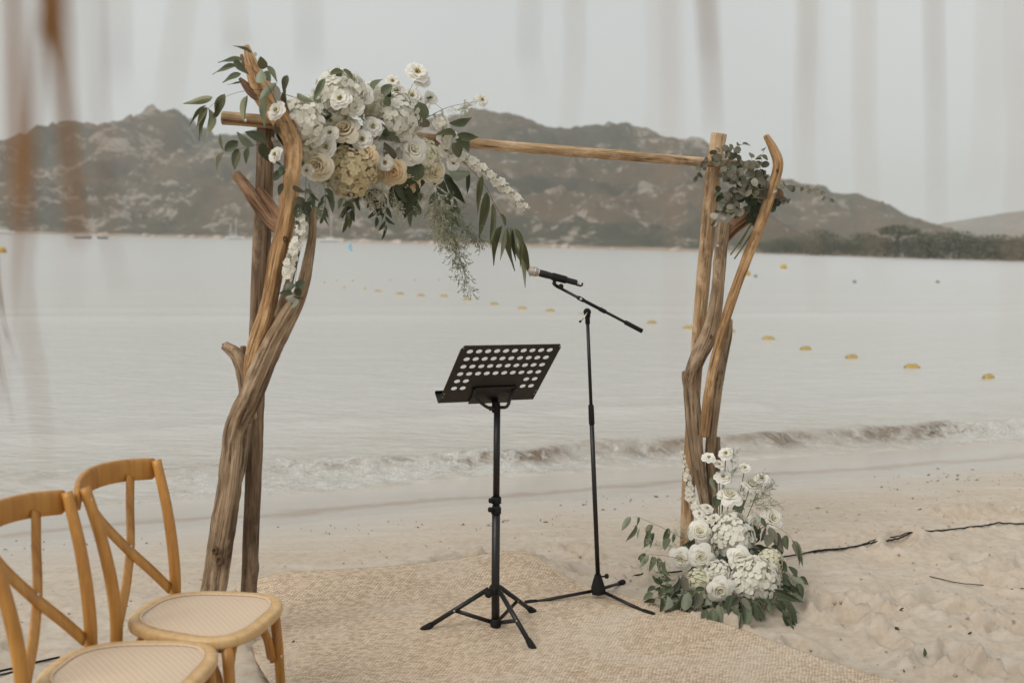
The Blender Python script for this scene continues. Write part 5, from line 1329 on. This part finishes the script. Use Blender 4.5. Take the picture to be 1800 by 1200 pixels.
# desk
BL, BR = P(770, 708, D0 - .05), P(937, 702, D0 + .11); BR.z = BL.z
wv = (BR - BL).normalized(); Wd = (BR - BL).length
hm = Vector((wv.y, -wv.x, 0)).normalized()
vv = (hm * .72 + Vector((0, 0, 1)) * .695); vv = (vv - wv * vv.dot(wv)).normalized()
TL = P(825, 609, (BL + vv * .33).y)
Hd = .365
nn = wv.cross(vv)
def dk(a, b, c=0.0): return BL + wv * (a * Wd) + vv * (b * Hd) + nn * c
mb = MB()
cw, ch_ = .90 / 10, .90 / 6.4
x0, y1 = .055, .965
cells = {}
for r_ in range(7):
    for c_ in range(10):
        ax, bx = x0 + c_ * .0888, x0 + (c_ + 1) * .0888
        by, ay = y1 - r_ * .128, y1 - (r_ + 1) * .128
        hole = (r_ < 4) or (r_ < 6 and (c_ < 2 or c_ > 7))
        if not hole:
            k = len(mb.v); mb.add([dk(ax, ay), dk(bx, ay), dk(bx, by), dk(ax, by)], [(0, 1, 2, 3)]); continue
        cx, cy = (ax + bx) / 2, (ay + by) / 2; N = 24
        ring = [dk(cx + math.cos(2 * math.pi * i / N) * .0122 / Wd, cy + math.sin(2 * math.pi * i / N) * .0122 / Hd) for i in range(N)]
        sq = []
        for i in range(N):
            a_ = 2 * math.pi * i / N; m_ = max(abs(math.cos(a_)), abs(math.sin(a_)))
            sq.append(dk(cx + math.cos(a_) / m_ * (bx - ax) / 2, cy + math.sin(a_) / m_ * (by - ay) / 2))
        mb.add(ring + sq, [(i, N + i, N + (i + 1) % N, (i + 1) % N) for i in range(N)])
yb = y1 - 7 * .128; x1 = x0 + 10 * .0888
mb.add([dk(0, 0), dk(1, 0), dk(1, .94), dk(.975, 1), dk(.025, 1), dk(0, .94), dk(x0, yb), dk(x1, yb), dk(x1, y1), dk(x0, y1)],
       [(0, 1, 7, 6), (1, 2, 8, 7), (2, 3, 4, 5, 9, 8), (5, 0, 6, 9)])
ds = part('desk', mb, smooth=False)
sd = ds.modifiers.new('thickness', 'SOLIDIFY'); sd.thickness = .0018; sd.offset = 0
tv = -nn if nn.y < 0 else nn     # tray sticks out on the reader's side, away from the camera
mb = MB(); tdir = (tv - Vector((0, 0, .15))).normalized()
mb.add([dk(0, 0), dk(1, 0), dk(1, 0) + tdir * .055, dk(0, 0) + tdir * .055, dk(1, 0) + tdir * .055 + vv * .012, dk(0, 0) + tdir * .055 + vv * .012], [(0, 1, 2, 3), (3, 2, 4, 5)])
tr_ = part('tray', mb, smooth=False); sd = tr_.modifiers.new('thickness', 'SOLIDIFY'); sd.thickness = .0018; sd.offset = 0
back = nn if nn.y < 0 else -nn
cen = P(872, 712, D0 + .03)
for a in (.30, .74):     # curved arms of the desk support
    t1 = dk(a, .255) + back * .006
    mb = MB(); q = spline([tuple(cen + Vector((0, 0, -.008))), tuple(cen.lerp(t1, .45) + back * .028 + Vector((0, 0, -.014))), tuple(dk(a + (.04 if a < .5 else -.04), .15) + back * .022), tuple(t1)], .012)
    mb.tube(q, .0068, 8); part('support_arm', mb)
mb = MB(); mb.box((dk(.52, .13) + back * .005), Wd * .42, .004, Hd * .3, Matrix((wv, back, vv)).transposed()); part('support_plate', mb, bevel=.001)
mb = MB(); mb.lathe(cen + Vector((0, 0, -.03)), lean, [(.014, 0), (.017, .004), (.017, .038), (.010, .046)], 14); part('tilt_joint', mb, 'rubber')
mb = MB(); mb.lathe(cen + Vector((-.01, -.005, -.012)), (-1, -.3, 0), [(.004, 0), (.004, .006), (.009, .008), (.010, .016), (.005, .019)], 10); part('knob', mb, 'rubber')
mb = MB(); mb.box(dk(.41, .035) + back * .0022, .024, .001, .014, Matrix((wv, back, vv)).transposed()); part('maker_tag', mb, 'steel')
for a, b in ((.02, .965), (.98, .965), (.02, .17), (.02, .11), (.98, .17), (.98, .11)):
    mb = MB(); mb.lathe(dk(a, b) + back * .001, back, [(.0028, 0), (.0028, .001), (.001, .0012)], 8); part('rivet', mb, 'steel')

# ------------------------------------------------------------------ microphone stand
t_l, t_r, t_b = G(926, 1072), G(1146, 1092), G(1094, 1033)
m0 = (t_l + t_r + t_b) / 3; m0 = G(1053, 1063); m0.z = rug_z(m0.x, m0.y)
mi = thing('microphone_stand', 'slim black boom microphone stand leaning beside the music stand', 'microphone stand', m0)
def mp(name, mb, mat='black', par=None, smooth=True, bevel=0): return mb.build(name, M[mat], par or mi, m0, smooth, bevel)
DM = m0.y
def al(py): return P(np.interp(py, (555, 1035), (1032.5, 1052)), py, DM)
ml = (al(560) - al(1030)).normalized()
hb = P(1052, 1042, DM)
mb = MB(); mb.lathe(hb, ml, [(.024, -.004), (.034, .0), (.036, .022), (.026, .055), (.017, .078), (.017, .086)], 6); mp('base_casting', mb, 'rubber', smooth=False, bevel=.003)
for tp in (t_l, t_r, t_b):
    tp.z = rug_z(tp.x, tp.y) + .009
    d = tp - hb; d.z = 0; d.normalize(); st = hb + d * .028 + Vector((0, 0, .012)); e = tp - (tp - st).normalized() * .035
    mb = MB(); mb.tube([st, e], .0075, 12); lg = mp('leg', mb)
    mb = MB(); mb.lathe(e - (tp - st).normalized() * .012, tp - st, [(.0095, 0), (.011, .006), (.0145, .04), (.0135, .055), (.006, .058)], 14); mp('rubber_foot', mb, 'rubber', lg)
mb = MB(); c = P(1066, 1012, DM - .01); mb.lathe(P(1055, 1013, DM - .005), c - P(1055, 1013, DM - .005), [(.004, 0), (.004, .02), (.010, .022), (.011, .034), (.006, .038)], 10); mp('base_knob', mb, 'rubber')
mb = MB(); mb.tube([al(1018), al(735)], .0102, 14); mp('lower_tube', mb)
mb = MB(); mb.lathe(al(746), ml, [(.0115, 0), (.0128, .004), (.0128, .055), (.012, .085), (.0095, .088)], 14); mp('clutch', mb, 'rubber')
mb = MB(); mb.tube([al(735), al(560)], .0076, 14); mp('upper_tube', mb)
mb = MB(); mb.lathe(al(570), ml, [(.0085, 0), (.0105, .004), (.0105, .028), (.0135, .034), (.0135, .06), (.009, .068)], 12); mp('boom_swivel', mb, 'rubber')
bd = (P(1126, 580, DM + .02) - P(975, 500, DM - .02)).normalized()
pv = P(1033, 533, DM - .018)
mb = MB(); mb.lathe(P(1032, 548, DM - .004), (0, -1, 0), [(.014, 0), (.0165, .003), (.0165, .014), (.010, .017)], 14); mp('boom_clamp', mb, 'rubber')
bp0, bp1 = P(982, 505, DM - .03), P(1129, 582, DM + .012)
mb = MB(); mb.tube([bp0, bp1], .0062, 12); mp('boom_arm', mb)
def bq(t): return bp0.lerp(bp1, t)
for t0, t1, r_, nm in ((.79, 1.0, .0098, 'counter_grip'), (.485, .56, .0092, 'boom_sleeve'), (.225, .30, .0092, 'boom_sleeve'), (.26, .53, .0074, 'boom_housing')):
    mb = MB(); L = (bq(t1) - bq(t0)).length; mb.lathe(bq(t0), bp1 - bp0, [(r_ * .85, 0), (r_, .003), (r_, L - .003), (r_ * .85, L)], 12); mp(nm, mb, 'rubber')
mb = MB(); mb.tube([P(1032, 549, DM - .02), P(1028, 556, DM - .026), P(1021, 565, DM - .03)], .0028, 8); hnd = mp('wing_handle', mb, 'steel')
mb = MB(); mb.lathe(P(1021, 563, DM - .03), (-.5, 0, -1), [(.003, 0), (.0055, .003), (.0055, .008), (.002, .011)], 10); mp('handle_tip', mb, 'rubber', hnd)
mb = MB(); mb.lathe(bq(.262) + Vector((0, -.009, 0)), (0, -1, 0), [(.006, 0), (.006, .002), (.003, .0025)], 10); mp('cap_screw', mb, 'steel')
# clip joint and clip
j0 = P(975, 500, DM - .03)
mb = MB(); mb.tube([bp0, j0, P(972, 496, DM - .03)], [.0075, .008, .0065], 10); mp('clip_joint', mb, 'rubber')
mb = MB(); mb.lathe(P(986, 503, DM - .035), (0, -1, 0), [(.010, 0), (.011, .003), (.011, .012), (.007, .014)], 12); mp('joint_knob', mb, 'rubber')
ma, mz = P(938, 477, DM - .035), P(1010, 496, DM - .02)
md = (mz - ma).normalized()
cl0, cl1 = ma.lerp(mz, .44), ma.lerp(mz, .80)
mb = MB(); mb.lathe(cl0, md, [(.0145, 0), (.0165, .003), (.0165, (cl1 - cl0).length - .003), (.0155, (cl1 - cl0).length)], 16); mb.tube([cl0.lerp(cl1, .15), j0 + Vector((0, 0, .006))], [.010, .007], 10); mp('mic_clip', mb, 'rubber')
# the microphone itself
M['grille'] = NT('mic_grille')
_t = M['grille']; _v = _t.new('TexVoronoi', Scale=520.0); _t.put(_v.inputs['Vector'], _t.coord())
M['grille'] = _t.set(Base_Color=_t.mix(_v.outputs['Distance'], (0.30, 0.265, 0.235), (0.44, 0.40, 0.36)), Roughness=0.5, Metallic=0.35, Normal=_t.bump(_v.outputs['Distance'], 0.5, 0.001))
mic = thing('microphone', 'handheld wireless microphone with silver-grey grille clipped to the boom stand', 'microphone', ma)
Lm = (mz - ma).length + .012
mb = MB(); mb.lathe(ma + md * .02, md, [(.0125, 0), (.0155, .006), (.0158, .03), (.0135, .075), (.0128, Lm - .03), (.0115, Lm - .022)], 18); mb.build('body', M['black'], mic, ma)
rp = [(.003, -.0235), (.012, -.021), (.018, -.014), (.0208, -.004), (.0212, .004), (.0195, .013), (.0155, .021)]
mb = MB(); mb.lathe(ma, md, rp, 22); mb.build('grille', M['grille'], mic, ma)
mb = MB(); mb.lathe(ma + md * .0015, md, [(.0213, 0), (.0222, .0012), (.0222, .0034), (.0213, .0046)], 22); mb.build('grille_band', M['steel'], mic, ma)
mb = MB(); mb.lathe(ma + md * .018, md, [(.0155, 0), (.0165, .002), (.0165, .005), (.0150, .007)], 18); mb.build('collar', M['steel'], mic, ma)
e0 = ma + md * (Lm - .004)
mb = MB(); mb.lathe(e0, md, [(.0085, 0), (.0085, .012), (.004, .013)], 12); mb.build('battery_end', M['steel'], mic, ma)
mb = MB(); mb.tube([e0 + Vector((0, 0, -.009)), e0 + md * .02 + Vector((0, 0, -.009)), e0 + md * .026 + Vector((0, 0, -.004)), e0 + md * .027 + Vector((0, 0, .006))], .0042, 8); mb.build('antenna', M['rubber'], mic, ma)

# ------------------------------------------------------------------ cables, twigs and wrack on the sand
def sand_line(px_pts, r, lift=0.0, seed=0):
    out = []
    rg = random.Random(seed)
    gp = [G(x, y) for x, y in px_pts]
    q = spline([tuple(p) for p in gp], .02)
    for i, v in enumerate(q):
        z = float(z_base(v[0], v[1])) * .35 + .65 * sum(beach_z(v[0] + a_, v[1] + b_) for a_, b_ in ((-.06, 0), (.06, 0), (0, .04), (0, -.04), (0, 0))) / 5 + r * .75 + lift + r * .9 * mn.noise(Vector((v[0] * 6, v[1] * 6, seed)))
        out.append((v[0] + .004 * mn.noise(Vector((i * .2, seed, 0))), v[1] + .004 * mn.noise(Vector((i * .2, seed, 5))), z))
    return out
for pts, r, lab, sd_ in (([(1110, 1018), (1180, 1010), (1260, 1000), (1390, 979), (1450, 970), (1545, 958), (1600, 946), (1690, 932), (1760, 924), (1830, 918)], 0.0045, 'long black cable half buried in the sand right of the bouquet', 1),
                    ([(1430, 975), (1500, 964), (1560, 951), (1640, 939)], 0.0034, 'short second black cable lying along the long one', 2),
                    ([(-40, 1192), (20, 1181), (75, 1166), (105, 1160)], 0.0045, 'black cable on the sand behind the near chair', 3),
                    ([(-40, 1200), (20, 1189), (60, 1178)], 0.0036, 'thinner black cable below the other one behind the near chair', 4)):
    mb = MB(); mb.tube(sand_line(pts, r, 0.007, sd_), r, 8); tag(mb.build('cable', M['rubber']), lab, 'cable')
M['twig'] = plain('dry_twig', (0.06, 0.04, 0.028), 0.9, 0, 0.2, 0.3, 50)
for pts, r, lab in (([(1579, 1161), (1586, 1170), (1589, 1185)], .0026, 'thin curved dark twig on the sand at the lower right'), ([(1634, 1014), (1690, 1024), (1760, 1029), (1830, 1036)], .0022, 'long thin dry root lying on the right-hand sand'), ([(1702, 1118), (1712, 1113)], .003, 'tiny bent stick near the lower right corner')):
    mb = MB(); mb.tube(sand_line(pts, r, .002, 7), r, 6); tag(mb.build('twig', M['twig']), lab, 'twig')
for px, py, a, lab in ((1624, 1156, 1.4, 'small dark dead leaf standing in the sand, lower right'), (1580, 1080, .1, 'flat grey-brown dead leaf right of the bouquet'), (514, 1144, 1.3, 'tiny dark green leaf on the rug by the chair leg')):
    g = G(px, py); z = (rug_z(g.x, g.y) if px < 600 else beach_z(g.x, g.y)) + .006
    o = place('fallen_leaf', LM['dk', 'oval'][1], None, (g.x, g.y, z), basis((math.cos(a), .3, math.sin(a)), (0, -1, .6)), (.036 if px > 600 else .018, .014 if px > 600 else .009, .036))
    tag(o, lab, 'leaf')
for px, py, s_, lab in ((888, 1136, .007, 'small dark pebble on the rug in front of the music stand'), (1568, 1064, .010, 'small brown pebble on the sand right of the bouquet'), (1575, 1108, .012, 'grey pebble on the lower right sand')):
    g = G(px, py); z = rug_z(g.x, g.y) + .004 if px < 1000 else beach_z(g.x, g.y) + s_ * .3
    o = bpy.data.objects.new('pebble', bms[0]); COL.objects.link(o); o.location = (g.x, g.y, z); o.scale = (s_ * 1.4, s_, s_ * .6)
    o.data = bms[0].copy(); o.data.materials[0] = M['twig']; tag(o, lab, 'pebble')
# seaweed crumbs washed up in a line, far too many and too small to count
mb = MB(); rw = random.Random(17)
for k in range(650):
    s_ = rw.gauss(5.62, .20) if rw.random() < .7 else rw.uniform(4.7, 6.0)
    u_ = rw.uniform(-4.5, 6.5)
    if fbm(np.array(u_ * 1.3), np.array(s_ * 3.0), 3, 171) < .5: continue
    x_, y_ = xy(u_, s_); z_ = beach_z(x_, y_)
    b = face((rw.gauss(0, .4), rw.gauss(0, .4), 1), rw.gauss(.4, .5)); L = .005 + .017 * rw.random() ** 2.5; w_ = L * rw.uniform(.2, .5)
    c = Vector((x_, y_, z_ + .003))
    mb.add([c + b @ Vector(v) for v in ((-L, 0, .001), (0, -w_, .004), (L, 0, .0), (0, w_, .003), (0, 0, .008))], [(0, 1, 4), (1, 2, 4), (2, 3, 4), (3, 0, 4)])
M['wrack'] = plain('dry_seaweed', (0.16, 0.105, 0.065), 0.9, 0, 0.2, 0.5, 8)
tag(mb.build('seaweed_litter', M['wrack'], smooth=False), 'brown crumbs of dried seaweed along the tide line', 'seaweed', kind='stuff')

# ------------------------------------------------------------------ straw fringe of the sunshade the photographer stands under
M['straw'] = plain('dry_straw', (0.29, 0.15, 0.06), 0.85, 0, 0.2, 0.25, 25)
M['straw_pale'] = plain('pale_straw', (0.50, 0.37, 0.26), 0.85, 0, 0.2, 0.2, 25)
fo = Vector((0, .7, 2.12))
fr = thing('straw_fringe', 'blurred dry straw strands hanging from a sunshade right before the camera', 'straw fringe', fo)
mb = MB(); mb.box((0, .95, 2.13), 2.8, 1.3, .05); mb.build('thatch_edge', M['straw'], fr, fo, bevel=.02)
def strand(top, pts, w, d, mat='straw'):
    """a flat, slightly twisted blade hanging through photograph positions at distance d"""
    w_ = [P(x, y, d) for x, y in pts]
    q = spline([(w_[0].x + (w_[0].x - w_[1].x) * (2.11 - w_[0].z) / max(.05, w_[0].z - w_[1].z), d, 2.11)] + [tuple(p) for p in w_], .02)
    n = len(q); mb = MB(); vs = []
    for i, v in enumerate(q):
        t = i / (n - 1); hw = w / 2 * (1 - .85 * t ** 4); a = .5 * math.sin(t * 5 + pts[0][0])
        vs += [(v[0] - hw * math.cos(a), v[1] - hw * math.sin(a), v[2]), (v[0], v[1] - hw * .35, v[2]), (v[0] + hw * math.cos(a), v[1] + hw * math.sin(a), v[2]), (v[0], v[1] + hw * .35, v[2])]
    mb.add(vs, [(i * 4 + k, i * 4 + (k + 1) % 4, i * 4 + 4 + (k + 1) % 4, i * 4 + 4 + k) for i in range(n - 1) for k in range(4)])
    mb.build('strand', M[mat], fr, fo)
strand(0, [(70, -60), (84, 50), (104, 140)], .016, .60)
strand(0, [(95, -60), (110, 150), (130, 330), (140, 430)], .020, .48)
strand(0, [(20, -60), (30, 150), (38, 330), (45, 430)], .014, .46)
strand(0, [(165, -60), (175, 200), (190, 400), (215, 520)], .004, .48)
strand(0, [(1238, -60), (1248, 100), (1254, 235)], .0075, .55)
strand(0, [(60, 200), (40, 500), (60, 640), (80, 800)], .0045, .5)
strand(0, [(330, -60), (300, 150), (285, 330)], .003, .42, 'straw_pale')
strand(0, [(540, -60), (545, 60), (540, 130)], .003, .42, 'straw_pale')
for k, (x, y1_, w_, m_) in enumerate(((205, 180, .004, 'straw_pale'), (410, 90, .0035, 'straw_pale'), (935, 180, .003, 'straw_pale'), (1010, 260, .004, 'straw_pale'), (1160, 330, .004, 'straw_pale'), (1430, 250, .0035, 'straw_pale'), (1520, 500, .0035, 'straw_pale'), (1640, 420, .0035, 'straw'), (1745, 330, .004, 'straw_pale'), (1790, 640, .0035, 'straw_pale'), (1180, 760, .0022, 'straw_pale'), (1420, 560, .003, 'straw_pale'), (120, 560, .004, 'straw'), (15, 700, .0045, 'straw'))):
    strand(0, [(x, -60), (x + 6 * math.sin(k * 2.1), y1_ * .5), (x + 22 * math.sin(k * 1.3), y1_)], w_ * .8, .40 + .05 * (k % 4), m_)
# thinner tips hanging further out at the left edge
for k, pts in enumerate(([(-6, 420), (0, 535), (18, 600), (38, 660)], [(-14, 520), (-2, 620), (12, 690), (24, 748)], [(-20, 500), (-4, 640), (6, 720)], [(-10, 440), (6, 560), (14, 600)])):
    strand(0, pts, .0042, 1.5)
# ------------------------------------------------------------------ haze over the bay
def haze_box():
    mb = MB(); mb.box((0, 500, 104.0), 9000, 9000, 232)
    t = NT('haze'); t.n.remove(t.b)
    v = t.new('VolumePrincipled', Color=(0.94, 0.955, 0.95, 1), Density=0.0003)
    v.inputs['Anisotropy'].default_value = 0.2
    t.l.new(v.outputs[0], t.out.inputs['Volume'])
    o = mb.build('haze', t.m, smooth=False)
    tag(o, 'thin pale haze hanging over the bay and hills', 'haze', kind='stuff')
haze_box()
